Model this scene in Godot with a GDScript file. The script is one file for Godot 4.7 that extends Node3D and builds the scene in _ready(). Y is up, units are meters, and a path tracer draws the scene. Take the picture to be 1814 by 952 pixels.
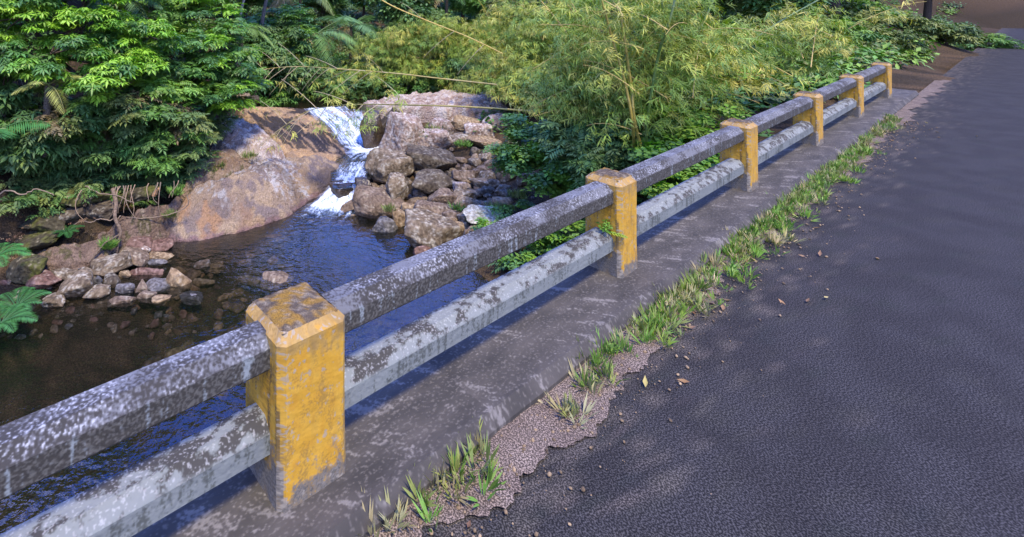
extends Node3D

# ---------------------------------------------------------------- places
const F := 900.0
const U0 := 600.0
const V0 := -5.0
const EYE := 5.0
const E2 := Vector2(0.810, -0.586)      # direction of the bridge (x, z)
const N2 := Vector2(0.586, 0.810)       # towards the road
const C2 := Vector2(2.03, -3.79)        # foot of the second post

const SKYTURN := 2.2
var used := {}
var mats := {}
var noise := FastNoiseLite.new()
var fine := FastNoiseLite.new()
var ground_field: Dictionary
var fall_field: Dictionary
var ico := {}

func P(u: float, v: float, d: float) -> Vector3:
	return Vector3((u - U0) / F * d, EYE - (v - V0) / F * d, -d)

func PY(u: float, v: float, y: float) -> Vector3:
	return P(u, v, F * (EYE - y) / (v - V0))

func on_field(f: Dictionary, u: float, v: float, y := 0.6) -> Vector3:
	var p := PY(u, v, y)
	for k in 14:
		y = lerpf(y, clampf(height(f, p.x, p.z), -1.0, 4.0), 0.5)
		p = PY(u, v, y)
	return p

func bridge(s: float, across: float, y: float) -> Vector3:
	var q := C2 + E2 * s + N2 * across
	return Vector3(q.x, y, q.y)

# ---------------------------------------------------------------- naming
func numbered(called: String) -> String:
	used[called] = used.get(called, -1) + 1
	return called if used[called] == 0 else "%s_%03d" % [called, used[called]]

func tag(o: Node, label: String, category := "", group := "", kind := "") -> Node:
	if label: o.set_meta("label", label)
	if category: o.set_meta("category", category)
	if group: o.set_meta("group", group)
	if kind: o.set_meta("kind", kind)
	return o

func thing(called: String, at: Vector3, label: String, category: String, group := "") -> Node3D:
	var o := Node3D.new()
	o.name = numbered(called)
	o.position = at
	add_child(o)
	tag(o, label, category, group)
	return o

func obj(called: String, m: Mesh, mat: Material, parent: Node = null, at := Vector3.ZERO) -> MeshInstance3D:
	var o := MeshInstance3D.new()
	o.name = numbered(called) if parent == null else called
	o.mesh = m
	o.material_override = mat
	o.position = at
	if parent == null: add_child(o)
	else: parent.add_child(o, true)
	return o

# ---------------------------------------------------------------- mesh building
class MB:
	var v := PackedVector3Array()
	var c := PackedColorArray()
	var uv := PackedVector2Array()
	var i := PackedInt32Array()
	var tint := Color.WHITE
	func p(at: Vector3, t := Vector2.ZERO) -> int:
		v.append(at); c.append(tint); uv.append(t)
		return v.size() - 1
	func tri(a: int, b: int, d: int) -> void:   # counter-clockwise seen from outside
		i.append(a); i.append(d); i.append(b)
	func quad(a: int, b: int, d: int, e: int) -> void:
		tri(a, b, d); tri(a, d, e)
	func tube(pts: Array, radii: Array, sides := 6, capped := true) -> void:
		var n := pts.size()
		var first := v.size()
		var side := Vector3.ZERO
		var run := 0.0
		for k in n:
			var dir: Vector3 = (pts[mini(k + 1, n - 1)] - pts[maxi(k - 1, 0)]).normalized()
			if side == Vector3.ZERO:
				side = dir.cross(Vector3.UP if absf(dir.y) < 0.9 else Vector3.RIGHT).normalized()
			side = (side - dir * side.dot(dir)).normalized()
			var up := side.cross(dir)
			if k > 0: run += (pts[k] as Vector3).distance_to(pts[k - 1])
			for s in sides:
				var a := TAU * s / sides
				p(pts[k] + (side * cos(a) + up * sin(a)) * radii[k], Vector2(float(s) / sides, run))
		for k in n - 1:
			for s in sides:
				var a := first + k * sides + s
				var b := first + k * sides + (s + 1) % sides
				quad(b, a, a + sides, b + sides)
		if capped:
			var top := p(pts[n - 1] + (pts[n - 1] - pts[n - 2]).normalized() * radii[n - 1] * 0.4)
			for s in sides:
				tri(top, first + (n - 1) * sides + (s + 1) % sides, first + (n - 1) * sides + s)
	func commit(flat := false) -> ArrayMesh:
		var pos := v; var col := c; var tex := uv; var idx := i
		if flat:
			pos = PackedVector3Array(); col = PackedColorArray(); tex = PackedVector2Array(); idx = PackedInt32Array()
			for k in i.size():
				pos.append(v[i[k]]); col.append(c[i[k]]); tex.append(uv[i[k]]); idx.append(k)
		var nm := PackedVector3Array()
		nm.resize(pos.size())
		for k in range(0, idx.size(), 3):
			var f := (pos[idx[k + 2]] - pos[idx[k]]).cross(pos[idx[k + 1]] - pos[idx[k]])
			nm[idx[k]] += f; nm[idx[k + 1]] += f; nm[idx[k + 2]] += f
		for k in nm.size(): nm[k] = nm[k].normalized() if nm[k].length_squared() > 1e-20 else Vector3.UP
		var a := []
		a.resize(Mesh.ARRAY_MAX)
		a[Mesh.ARRAY_VERTEX] = pos; a[Mesh.ARRAY_NORMAL] = nm; a[Mesh.ARRAY_COLOR] = col; a[Mesh.ARRAY_TEX_UV] = tex; a[Mesh.ARRAY_INDEX] = idx
		var m := ArrayMesh.new()
		m.add_surface_from_arrays(Mesh.PRIMITIVE_TRIANGLES, a)
		return m

func bezier(a: Vector3, b: Vector3, c: Vector3, d: Vector3, n: int) -> Array:
	var r := []
	for k in n + 1:
		r.append(a.bezier_interpolate(b, c, d, float(k) / n))
	return r

func taper(n: int, r0: float, r1: float) -> Array:
	var r := []
	for k in n: r.append(lerpf(r0, r1, float(k) / (n - 1)))
	return r

func icosphere(level: int) -> Array:
	if ico.has(level): return ico[level]
	var t := (1.0 + sqrt(5.0)) / 2.0
	var vs := PackedVector3Array()
	for q in [[-1, t, 0], [1, t, 0], [-1, -t, 0], [1, -t, 0], [0, -1, t], [0, 1, t], [0, -1, -t], [0, 1, -t], [t, 0, -1], [t, 0, 1], [-t, 0, -1], [-t, 0, 1]]:
		vs.append(Vector3(q[0], q[1], q[2]).normalized())
	var fs := PackedInt32Array([0, 11, 5, 0, 5, 1, 0, 1, 7, 0, 7, 10, 0, 10, 11, 1, 5, 9, 5, 11, 4, 11, 10, 2, 10, 7, 6, 7, 1, 8, 3, 9, 4, 3, 4, 2, 3, 2, 6, 3, 6, 8, 3, 8, 9, 4, 9, 5, 2, 4, 11, 6, 2, 10, 8, 6, 7, 9, 8, 1])
	for l in level:
		var mid := {}
		var nf := PackedInt32Array()
		for k in range(0, fs.size(), 3):
			var m := [0, 0, 0]
			for e in 3:
				var a := fs[k + e]
				var b := fs[k + (e + 1) % 3]
				var key := mini(a, b) * 100000 + maxi(a, b)
				if not mid.has(key):
					vs.append(((vs[a] + vs[b]) * 0.5).normalized())
					mid[key] = vs.size() - 1
				m[e] = mid[key]
			nf.append_array([fs[k], m[0], m[2], fs[k + 1], m[1], m[0], fs[k + 2], m[2], m[1], m[0], m[1], m[2]])
		fs = nf
	ico[level] = [vs, fs]
	return ico[level]

# height field through scattered points (linear radial basis functions)
func field(pts: Array) -> Dictionary:
	var n := pts.size()
	var m := []
	for a in n:
		var row := PackedFloat64Array()
		for b in n:
			var d := Vector2(pts[a].x - pts[b].x, pts[a].z - pts[b].z).length()
			row.append(d + (1e-4 if a == b else 0.0))
		row.append(1.0)
		row.append(pts[a].y)
		m.append(row)
	var last := PackedFloat64Array()
	for b in n: last.append(1.0)
	last.append(0.0); last.append(0.0)
	m.append(last)
	n += 1
	for k in n:
		var best := k
		for r in range(k + 1, n):
			if absf(m[r][k]) > absf(m[best][k]): best = r
		var sw = m[k]; m[k] = m[best]; m[best] = sw
		var piv: PackedFloat64Array = m[k]
		for r in range(k + 1, n):
			var row: PackedFloat64Array = m[r]
			var g := row[k] / piv[k]
			if g != 0.0:
				for cc in range(k, n + 1): row[cc] -= g * piv[cc]
				m[r] = row
	var w := PackedFloat64Array()
	w.resize(n)
	for k in range(n - 1, -1, -1):
		var s: float = m[k][n]
		for cc in range(k + 1, n): s -= m[k][cc] * w[cc]
		w[k] = s / m[k][k]
	var at := PackedVector2Array()
	for q in pts: at.append(Vector2(q.x, q.z))
	return {"at": at, "w": w}

func height(f: Dictionary, x: float, z: float) -> float:
	var at: PackedVector2Array = f.at
	var w: PackedFloat64Array = f.w
	var q := Vector2(x, z)
	var s := w[at.size()]
	for k in at.size(): s += w[k] * q.distance_to(at[k])
	return s

# ---------------------------------------------------------------- materials
func ramp(stops: Array) -> Gradient:
	var g := Gradient.new()
	var o := PackedFloat32Array(); var c := PackedColorArray()
	for s in stops: o.append(s[0]); c.append(Color(s[1], s[2], s[3]) if s.size() > 2 else Color(s[1], s[1], s[1]))
	g.offsets = o; g.colors = c
	return g

func noise_tex(sd: int, freq: float, stops: Array, size := 512, kind := FastNoiseLite.TYPE_SIMPLEX_SMOOTH, oct := 5) -> NoiseTexture2D:
	var n := FastNoiseLite.new()
	n.seed = sd; n.frequency = freq; n.noise_type = kind; n.fractal_octaves = oct
	if kind == FastNoiseLite.TYPE_CELLULAR: n.cellular_return_type = FastNoiseLite.RETURN_DISTANCE
	var t := NoiseTexture2D.new()
	t.width = size; t.height = size; t.seamless = true; t.noise = n
	t.color_ramp = ramp(stops)
	return t

func stone_mat(rough: float, tex: Texture2D, scale: float, bump_tex: Texture2D, relief: float, spec := 0.4) -> StandardMaterial3D:
	var m := StandardMaterial3D.new()
	m.vertex_color_use_as_albedo = true
	m.albedo_texture = tex
	m.uv1_triplanar = true; m.uv1_world_triplanar = true
	m.uv1_scale = Vector3.ONE * scale
	m.roughness = rough; m.metallic_specular = spec
	m.heightmap_enabled = true; m.heightmap_texture = bump_tex; m.heightmap_scale = relief
	return m

func leaf_mat(rough: float, back: Color, spec := 0.45) -> StandardMaterial3D:
	var m := StandardMaterial3D.new()
	m.vertex_color_use_as_albedo = true
	m.roughness = rough; m.metallic_specular = spec
	m.backlight_enabled = true; m.backlight = back
	m.cull_mode = BaseMaterial3D.CULL_DISABLED
	return m

func plain_mat(c: Color, rough := 0.9) -> StandardMaterial3D:
	var m := StandardMaterial3D.new()
	m.albedo_color = c.linear_to_srgb(); m.roughness = rough
	m.vertex_color_use_as_albedo = true
	return m

func painted(w: int, h: int, at: Callable) -> ImageTexture:
	var im := Image.create(w, h, false, Image.FORMAT_RGB8)
	for y in h:
		for x in w:
			im.set_pixel(x, y, (at.call(float(x) / w, float(y) / h) as Color).linear_to_srgb())
	return ImageTexture.create_from_image(im)

func n2(u: float, v: float, s: float, t: float, off := 0.0) -> float:   # noise 0..1
	return clampf(noise.get_noise_3d(u * s, v * t, off) * 0.9 + 0.5, 0.0, 1.0)

func step_soft(a: float, b: float, x: float) -> float:
	return smoothstep(a, b, x)

func make_materials() -> void:
	noise.noise_type = FastNoiseLite.TYPE_SIMPLEX_SMOOTH; noise.seed = 11; noise.frequency = 1.0; noise.fractal_octaves = 4
	fine.noise_type = FastNoiseLite.TYPE_SIMPLEX_SMOOTH; fine.seed = 5; fine.frequency = 1.0; fine.fractal_octaves = 2
	var granite := noise_tex(1, 0.03, [[0.0, 0.62], [0.35, 0.78], [0.5, 0.88], [0.62, 0.96], [1.0, 1.0]], 1024)
	var mottled := noise_tex(2, 0.02, [[0.0, 0.55, 0.53, 0.51], [0.38, 0.72, 0.70, 0.68], [0.5, 0.84, 0.83, 0.82], [0.6, 0.93, 0.93, 0.92], [0.7, 1.0, 1.0, 1.0]], 1024)
	var rough_h := noise_tex(3, 0.012, [[0.0, 0.0], [1.0, 1.0]], 1024)
	var soil_t := noise_tex(4, 0.04, [[0.0, 0.35, 0.34, 0.31], [0.45, 0.62, 0.60, 0.55], [0.55, 0.78, 0.75, 0.68], [1.0, 1.0, 0.96, 0.88]], 1024)
	var bark_t := noise_tex(6, 0.03, [[0.0, 0.45], [0.5, 0.75], [1.0, 1.0]], 256)
	mats.stone = stone_mat(0.85, granite, 0.9, rough_h, 5.0)
	mats.boulder = stone_mat(0.9, mottled, 0.55, rough_h, 2.5)
	mats.wet = stone_mat(0.28, granite, 0.9, rough_h, 2.0, 0.5)
	mats.soil = stone_mat(0.95, soil_t, 0.7, rough_h, 4.0, 0.25)
	mats.bark = stone_mat(0.9, bark_t, 3.0, rough_h, 1.0, 0.3)
	mats.road = stone_mat(0.92, noise_tex(31, 0.16, [[0.0, 0.3], [0.42, 0.5], [0.5, 0.62], [0.58, 0.85], [0.66, 1.0]], 1024, FastNoiseLite.TYPE_SIMPLEX_SMOOTH, 4), 0.6, noise_tex(32, 0.12, [[0.0, 0.0], [1.0, 1.0]], 1024), 0.03, 0.3)
	mats.leaf = leaf_mat(0.42, Color(0.55, 0.75, 0.2))
	mats.dull = leaf_mat(0.55, Color(0.45, 0.6, 0.2), 0.4)
	mats.bamboo = leaf_mat(0.55, Color(0.65, 0.7, 0.2), 0.4)
	mats.culm = plain_mat(Color.WHITE, 0.4)
	mats.twig = plain_mat(Color.WHITE, 0.85)
	# water: a clear sheet with a thin murk, ripples as relief
	var w := StandardMaterial3D.new()
	w.transparency = BaseMaterial3D.TRANSPARENCY_ALPHA
	w.albedo_color = Color(0.065, 0.075, 0.045, 0.50)
	w.roughness = 0.03; w.metallic_specular = 0.7
	w.uv1_triplanar = true; w.uv1_world_triplanar = true; w.uv1_scale = Vector3(0.5, 0.5, 0.62)
	w.heightmap_enabled = true
	w.heightmap_texture = noise_tex(9, 0.009, [[0.0, 0.0], [1.0, 1.0]], 1024, FastNoiseLite.TYPE_SIMPLEX_SMOOTH, 4)
	w.heightmap_scale = 0.8
	mats.water = w
	var foam := StandardMaterial3D.new()
	foam.vertex_color_use_as_albedo = true
	foam.transparency = BaseMaterial3D.TRANSPARENCY_ALPHA
	foam.roughness = 0.35; foam.albedo_color = Color(0.92, 0.94, 0.96)
	mats.foam = foam
	# weathered concrete of the rails: u along, v around (0 = underside, 0.5 = top)
	mats.rail_top = rail_mat(0.0)
	mats.rail_low = rail_mat(1.0)
	var pm := StandardMaterial3D.new()
	pm.roughness = 0.75
	pm.heightmap_enabled = true; pm.heightmap_texture = noise_tex(13, 0.05, [[0.0, 0.0], [1.0, 1.0]], 256); pm.heightmap_scale = 0.25
	pm.albedo_texture = painted(512, 384, post_paint)
	mats.post = pm
	mats.cap = stone_mat(0.95, granite, 4.0, rough_h, 1.0, 0.3)
	var dm := StandardMaterial3D.new()
	dm.roughness = 0.9
	dm.heightmap_enabled = true; dm.heightmap_texture = bump_strip(7.2, 1.2, 1000, 160, 14.0); dm.heightmap_scale = 0.5
	dm.albedo_texture = painted(1024, 256, deck_paint)
	mats.deck = dm

func bump_strip(l: float, w: float, px: int, py: int, freq: float) -> ImageTexture:
	return painted(px, py, func(u: float, v: float) -> Color:
		var h := n2(u * l, v * w, freq, freq, 55.0) * 0.7 + n2(u * l, v * w, freq * 3.0, freq * 3.0, 66.0) * 0.3
		return Color(h, h, h))

func rail_mat(pale: float) -> StandardMaterial3D:
	var m := StandardMaterial3D.new()
	m.roughness = 0.9; m.metallic_specular = 0.3
	m.heightmap_enabled = true; m.heightmap_texture = bump_strip(7.8, 0.55, 1400, 96, 24.0); m.heightmap_scale = 0.5
	m.albedo_texture = painted(1536, 128, rail_paint.bind(pale))
	return m

func rail_paint(u: float, v: float, pale: float) -> Color:
	# bands by v: 0.30-0.62 is the upper side (top and its two chamfers), the rest the flanks
	var L := u * 7.8
	var up := step_soft(0.24, 0.30, v) * (1.0 - step_soft(0.66, 0.72, v))
	var blotch := n2(L, v * 0.6, 3.0, 3.0, pale * 7.0)
	var speck := n2(L, v * 0.6, 60.0, 46.0, 3.0 + pale)
	var drip := n2(L, v * 0.6, 26.0, 2.2, 9.0 + pale)
	var drip2 := n2(L, v * 0.6, 7.0, 1.0, 19.0 + pale)
	var film := Color(0.040, 0.037, 0.033)
	var grey := Color(0.122, 0.124, 0.126)
	var white := Color(0.40, 0.41, 0.41)
	var lime := Color(0.232, 0.267, 0.277)
	var c: Color
	if pale < 0.5:
		var top := film.lerp(grey, step_soft(0.3, 0.62, blotch * 0.5 + speck * 0.5)).lerp(white, step_soft(0.56, 0.85, speck * 0.6 + n2(L, v * 0.6, 110.0, 80.0, 6.0) * 0.4) * 0.75 * step_soft(0.3, 0.62, n2(L, v * 0.6, 2.2, 4.0, 77.0)))
		var flank := film.lerp(Color(0.086, 0.083, 0.074), step_soft(0.4, 0.7, speck)).lerp(lime, step_soft(0.62, 0.80, drip * 0.5 + drip2 * 0.3 + speck * 0.2) * 0.8)
		c = flank.lerp(top, up)
	else:
		var dirt := step_soft(0.46, 0.60, n2(L, v * 0.6, 3.0, 5.0, 31.0) * 0.4 + n2(L, v * 0.6, 11.0, 12.0, 35.0) * 0.4 + speck * 0.2)
		var top2 := Color(0.176, 0.194, 0.189).lerp(film, dirt * 0.92).lerp(white, step_soft(0.68, 0.82, speck) * 0.5)
		var fl2 := Color(0.163, 0.181, 0.172).lerp(Color(0.060, 0.065, 0.059), step_soft(0.50, 0.72, drip * 0.35 + blotch * 0.35 + speck * 0.3) * 0.85)
		c = fl2.lerp(top2, up)
	return c

func post_paint(u: float, v: float) -> Color:
	# u runs once round the post (faces 0-0.25 ...), v from the top (0) to the foot (1)
	var a := n2(u, v, 22.0, 9.0, 2.0)
	var b := n2(u, v, 9.0, 5.0, 5.0)
	var run := n2(u, v, 26.0, 1.3, 8.0)
	var speck := n2(u, v, 90.0, 60.0, 4.0)
	var c := Color(0.44, 0.235, 0.012).lerp(Color(0.49, 0.285, 0.03), b).lerp(Color(0.40, 0.20, 0.012), step_soft(0.45, 0.9, a) * 0.6)
	var mould := Color(0.045, 0.035, 0.02)
	var f := fposmod(u, 0.25) / 0.25
	# black growth on the face towards the near rail, runs below the rail, foot
	var face := 1.0 if u < 0.24 else 0.12
	c = c.lerp(mould, step_soft(0.52, 0.74, run * 0.55 + b * 0.25 + speck * 0.2) * 0.85 * face)
	var foot := step_soft(0.74, 0.90, v + (a - 0.5) * 0.22 + (b - 0.5) * 0.2 + (speck - 0.5) * 0.10 + (0.08 if u < 0.245 else -0.06))
	c = c.lerp(Color(0.07, 0.065, 0.055).lerp(Color(0.2, 0.18, 0.15), speck), foot)
	var cap := 1.0 - step_soft(0.02, 0.20, v + (a - 0.5) * 0.25 + (speck - 0.5) * 0.1)
	c = c.lerp(Color(0.10, 0.075, 0.035).lerp(Color(0.36, 0.24, 0.10), speck), cap * 0.6)
	c = c.lerp(Color(0.17, 0.105, 0.03), step_soft(0.48, 0.78, n2(u, v, 12.0, 3.0, 51.0) * 0.6 + speck * 0.4) * 0.55)   # grime
	var corner := minf(f, 1.0 - f)
	var chip := step_soft(0.66, 0.72, n2(u, v, 40.0, 26.0, 61.0) - corner * 2.6 + 0.04)
	c = c.lerp(Color(0.27, 0.24, 0.19), maxf(chip, step_soft(0.84, 0.88, n2(u, v, 30.0, 16.0, 44.0))) * 0.7)   # flaked paint
	return c

func deck_paint(u: float, v: float) -> Color:
	var L := u * 8.0
	var a := n2(L, v, 2.0, 4.0, 1.0)
	var speck := n2(L, v, 40.0, 36.0, 2.0)
	var scuff := n2(L + v * 0.7, v, 9.0, 1.8, 6.0)
	var c := Color(0.030, 0.027, 0.022).lerp(Color(0.068, 0.060, 0.050), a).lerp(Color(0.122, 0.110, 0.092), step_soft(0.66, 0.86, speck) * 0.7)
	c = c.lerp(Color(0.228, 0.211, 0.187), step_soft(0.60, 0.76, scuff * 0.65 + speck * 0.35) * 0.5 * step_soft(0.45, 0.6, a + 0.08))
	return c

# ---------------------------------------------------------------- rocks
const STYLE := {
	"grey": [Color(0.160, 0.122, 0.077), Color(0.238, 0.188, 0.122), Color(0.407, 0.376, 0.293), 0.60],
	"dark": [Color(0.078, 0.062, 0.041), Color(0.136, 0.111, 0.075), Color(0.291, 0.273, 0.214), 0.66],
	"brown": [Color(0.180, 0.132, 0.090), Color(0.250, 0.190, 0.130), Color(0.369, 0.320, 0.230), 0.70],
	"tan": [Color(0.272, 0.193, 0.107), Color(0.349, 0.259, 0.147), Color(0.446, 0.385, 0.277), 0.72],
	"pale": [Color(0.407, 0.320, 0.243), Color(0.291, 0.211, 0.158), Color(0.563, 0.517, 0.450), 0.54],
	"red": [Color(0.160, 0.089, 0.063), Color(0.223, 0.141, 0.107), Color(0.330, 0.254, 0.198), 0.74],
	"blue": [Color(0.112, 0.111, 0.111), Color(0.170, 0.164, 0.155), Color(0.330, 0.320, 0.277), 0.72],
	"wet": [Color(0.044, 0.034, 0.023), Color(0.082, 0.058, 0.033), Color(0.155, 0.122, 0.071), 0.75],
	"moss": [Color(0.073, 0.066, 0.036), Color(0.092, 0.099, 0.023), Color(0.252, 0.226, 0.150), 0.72],
	"lichen": [Color(0.504, 0.489, 0.373), Color(0.349, 0.357, 0.238), Color(0.640, 0.620, 0.491), 0.55],
}

func rock_mesh(sd: int, size: Vector3, style: String, level := 3, blocky := 0.5, peak := 0.0) -> ArrayMesh:
	var r := RandomNumberGenerator.new()
	r.seed = sd
	var base := icosphere(level)
	var dirs: PackedVector3Array = base[0]
	var pl := []
	for k in 13:
		var n := Vector3(r.randfn(), r.randfn() * 0.8, r.randfn()).normalized()
		pl.append(n / r.randf_range(0.62, 1.0))
	pl.append(Vector3(0.1, 1, 0.1).normalized() / r.randf_range(0.72, 0.95))
	pl.append(Vector3(0, -1, 0) / 0.8)
	for sgn in [-1.0, 1.0]:
		pl.append(Vector3(sgn, 0.1, 0)); pl.append(Vector3(0, 0.1, sgn))
	var pw := lerpf(8.0, 36.0, blocky)
	var off := Vector3(r.randf() * 50.0, r.randf() * 50.0, r.randf() * 50.0)
	var vs := PackedVector3Array()
	var lo := Vector3.INF; var hi := -Vector3.INF
	for d in dirs:
		var s := 0.0
		for q in pl:
			var t: float = d.dot(q)
			if t > 0.0: s += pow(t, pw)
		var rad := pow(s, -1.0 / pw)
		rad *= 1.0 + 0.10 * noise.get_noise_3dv(d * 0.9 + off) + 0.03 * noise.get_noise_3dv(d * 3.3 + off)
		var v := d * rad
		if peak > 0.0:
			var k := clampf(v.y * 0.5 + 0.5, 0.0, 1.0)
			v.x *= lerpf(1.15, 1.0 - peak, k); v.z *= lerpf(1.15, 1.0 - peak, k)
		vs.append(v)
		lo = lo.min(v); hi = hi.max(v)
	var m := MB.new()
	var st: Array = STYLE[style]
	var sc := size / (hi - lo)
	var big := maxf(size.x, size.z)
	for k in vs.size():
		var v: Vector3 = (vs[k] - (lo + hi) * 0.5) * sc
		var w := v + off
		v += dirs[k] * (noise.get_noise_3dv(w * 5.0) * 0.012 + fine.get_noise_3dv(w * 14.0) * 0.006) * minf(1.0, big * 2.0)
		var a := noise.get_noise_3dv(w * 2.2) * 0.9 + 0.5
		var b := noise.get_noise_3dv(w * 5.0 + Vector3(9, 2, 4)) * 0.5 + fine.get_noise_3dv(w * 15.0) * 0.35 + 0.5
		var c: Color = (st[0] as Color).lerp(st[1], smoothstep(0.35, 0.65, a))
		c = c.lerp(st[2], smoothstep(st[3], st[3] + 0.16, b + 0.04) * 0.9)
		m.tint = c
		m.p(v)
	var fs: PackedInt32Array = base[1]
	for k in range(0, fs.size(), 3): m.tri(fs[k], fs[k + 1], fs[k + 2])
	return m.commit()

# a stone from what the photograph shows: left, top, right, bottom and the height of the ground it stands on
func rock_shape(box: Array, yb: float, deep := 0.8) -> Array:
	var front: float = F * (EYE - yb) / (box[3] - V0)
	var w: float = (box[2] - box[0]) / F * front
	var depth := w * deep
	var h := 0.0
	for k in 12:
		h = EYE - yb - (front + depth * 0.55) * (box[1] - V0) / F
		if h > w * 0.22: break
		depth *= 0.85
	h = clampf(h, w * 0.18, w * 1.5)
	w = (box[2] - box[0]) / F * (front + depth * 0.4)
	var mid: float = (box[0] + box[2]) * 0.5
	var at := P(mid, 0.0, front + depth * 0.5)
	at.y = yb
	return [at, Vector3(w, h, depth)]

func rock(called: String, label: String, category: String, group: String, box: Array, yb: float, style: String, sd: int, deep := 0.8, blocky := 0.5, turn := 0.0, tilt := 0.0, peak := 0.0) -> MeshInstance3D:
	var sh := rock_shape(box, yb, deep)
	var size: Vector3 = sh[1]
	var sunk := 0.18
	var wide: float = box[2] - box[0]
	var full := Vector3(size.x * 1.10, size.y * 1.06 / (1.0 - sunk), size.z)
	var m := rock_mesh(sd, full, style, 4 if wide > 30 else (3 if wide > 16 else 2), blocky, peak)
	var o := obj(called, m, mats.wet if style == "wet" else mats.boulder)
	o.position = sh[0] + Vector3(0, full.y * (0.5 - sunk), 0)
	o.rotation = Vector3(0, turn, tilt)
	tag(o, label, category, group)
	return o

# a bare rock mass: a closed outline, heights inside, a rounded edge that runs down into the ground
func slab(called: String, label: String, outline: Array, inside: Array, paint: Callable, mat: Material, relief := 0.05, drop := 0.6, rings := 44, spokes := 150, rounded := 0.10) -> Dictionary:
	var pts := []
	for q in outline + inside: pts.append(PY(q[0], q[1], q[2]))
	var f := field(pts)
	var n := outline.size()
	var mid := Vector3.ZERO
	for k in n: mid += pts[k] / n
	var m := MB.new()
	var edge := []
	for s in spokes:
		var t := float(s) / spokes * n
		var k := int(t)
		var q: Vector3 = (pts[k % n] as Vector3).cubic_interpolate(pts[(k + 1) % n], pts[(k + n - 1) % n], pts[(k + 2) % n], t - k)
		var push: Vector3 = (q - mid); push.y = 0; push = push.normalized()
		q += push * noise.get_noise_2d(q.x * 2.5, q.z * 2.5) * 0.10
		edge.append(q)
	for ring in rings + 7:
		for s in spokes:
			var q: Vector3
			var x := 0.0
			var e: Vector3 = edge[s]
			if ring <= rings:
				x = pow(float(ring) / rings, 0.8)
				q = mid.lerp(e, x)
				q.y = height(f, q.x, q.z)
			else:
				var push := e - mid; push.y = 0; push = push.normalized()
				var k := (ring - rings) / 6.0
				q = e + push * (0.05 + 0.10 * k)
				q.y = height(f, e.x, e.z)
				q.y -= drop * k
			var size := maxf(0.5, (e - mid).length())
			var rim := clampf((x - (1.0 - 0.25 / size)) / (0.25 / size), 0.0, 1.0) if ring <= rings else 1.0
			q.y -= rounded * rim * rim
			var rib := noise.get_noise_3d((q.x * 0.5 + q.z * 0.87) * 3.2, 41.0, (q.x * 0.87 - q.z * 0.5) * 0.5)
			var nn := rib * relief * 0.7 + noise.get_noise_3d(q.x * 0.8, q.y * 0.8, q.z * 0.8) * relief * 1.6 + noise.get_noise_3d(q.x * 2.6, 0, q.z * 2.6 + 7.0) * relief * 0.8 + fine.get_noise_3d(q.x * 9.0, 3.0, q.z * 9.0) * relief * 0.18
			var crack := 1.0 - smoothstep(0.0, 0.03, absf(noise.get_noise_3d(q.x * 0.6 + 4.0, 21.0, q.z * 0.9)))
			var lay := noise.get_noise_3d(q.x * 0.45 + 9.0, 3.0, q.z * 0.6) * 6.0
			var stepped := floorf(lay) + smoothstep(0.78, 1.0, lay - floorf(lay))
			q.y += nn - crack * 0.07 + (stepped - lay) * relief * 0.9
			m.tint = paint.call(q, x)
			m.p(q)
	for ring in rings + 6:
		for s in spokes:
			var a := ring * spokes + s
			var b := ring * spokes + (s + 1) % spokes
			m.quad(a, a + spokes, b + spokes, b)
	# winding: make the upper side face up
	var i0 := rings / 2 * spokes
	var up := (m.v[i0 + spokes] - m.v[i0]).cross(m.v[i0 + 1] - m.v[i0]).y
	if up < 0.0:
		for k in range(0, m.i.size(), 3):
			var h := m.i[k + 1]; m.i[k + 1] = m.i[k + 2]; m.i[k + 2] = h
	var o := obj(called, m.commit(), mat)
	tag(o, label, "rock")
	return {"node": o, "field": f}

func patch(q: Vector3, at: Vector3, rx: float, rz: float, sd: float) -> float:   # a stain with a broken outline
	var d := Vector2((q.x - at.x) / rx, (q.z - at.z) / rz).length()
	d += noise.get_noise_3d(q.x * 1.8, sd, q.z * 1.8) * 0.7 + fine.get_noise_3d(q.x * 8.0, sd, q.z * 8.0) * 0.25
	return 1.0 - smoothstep(0.75, 1.0, d)

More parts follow.
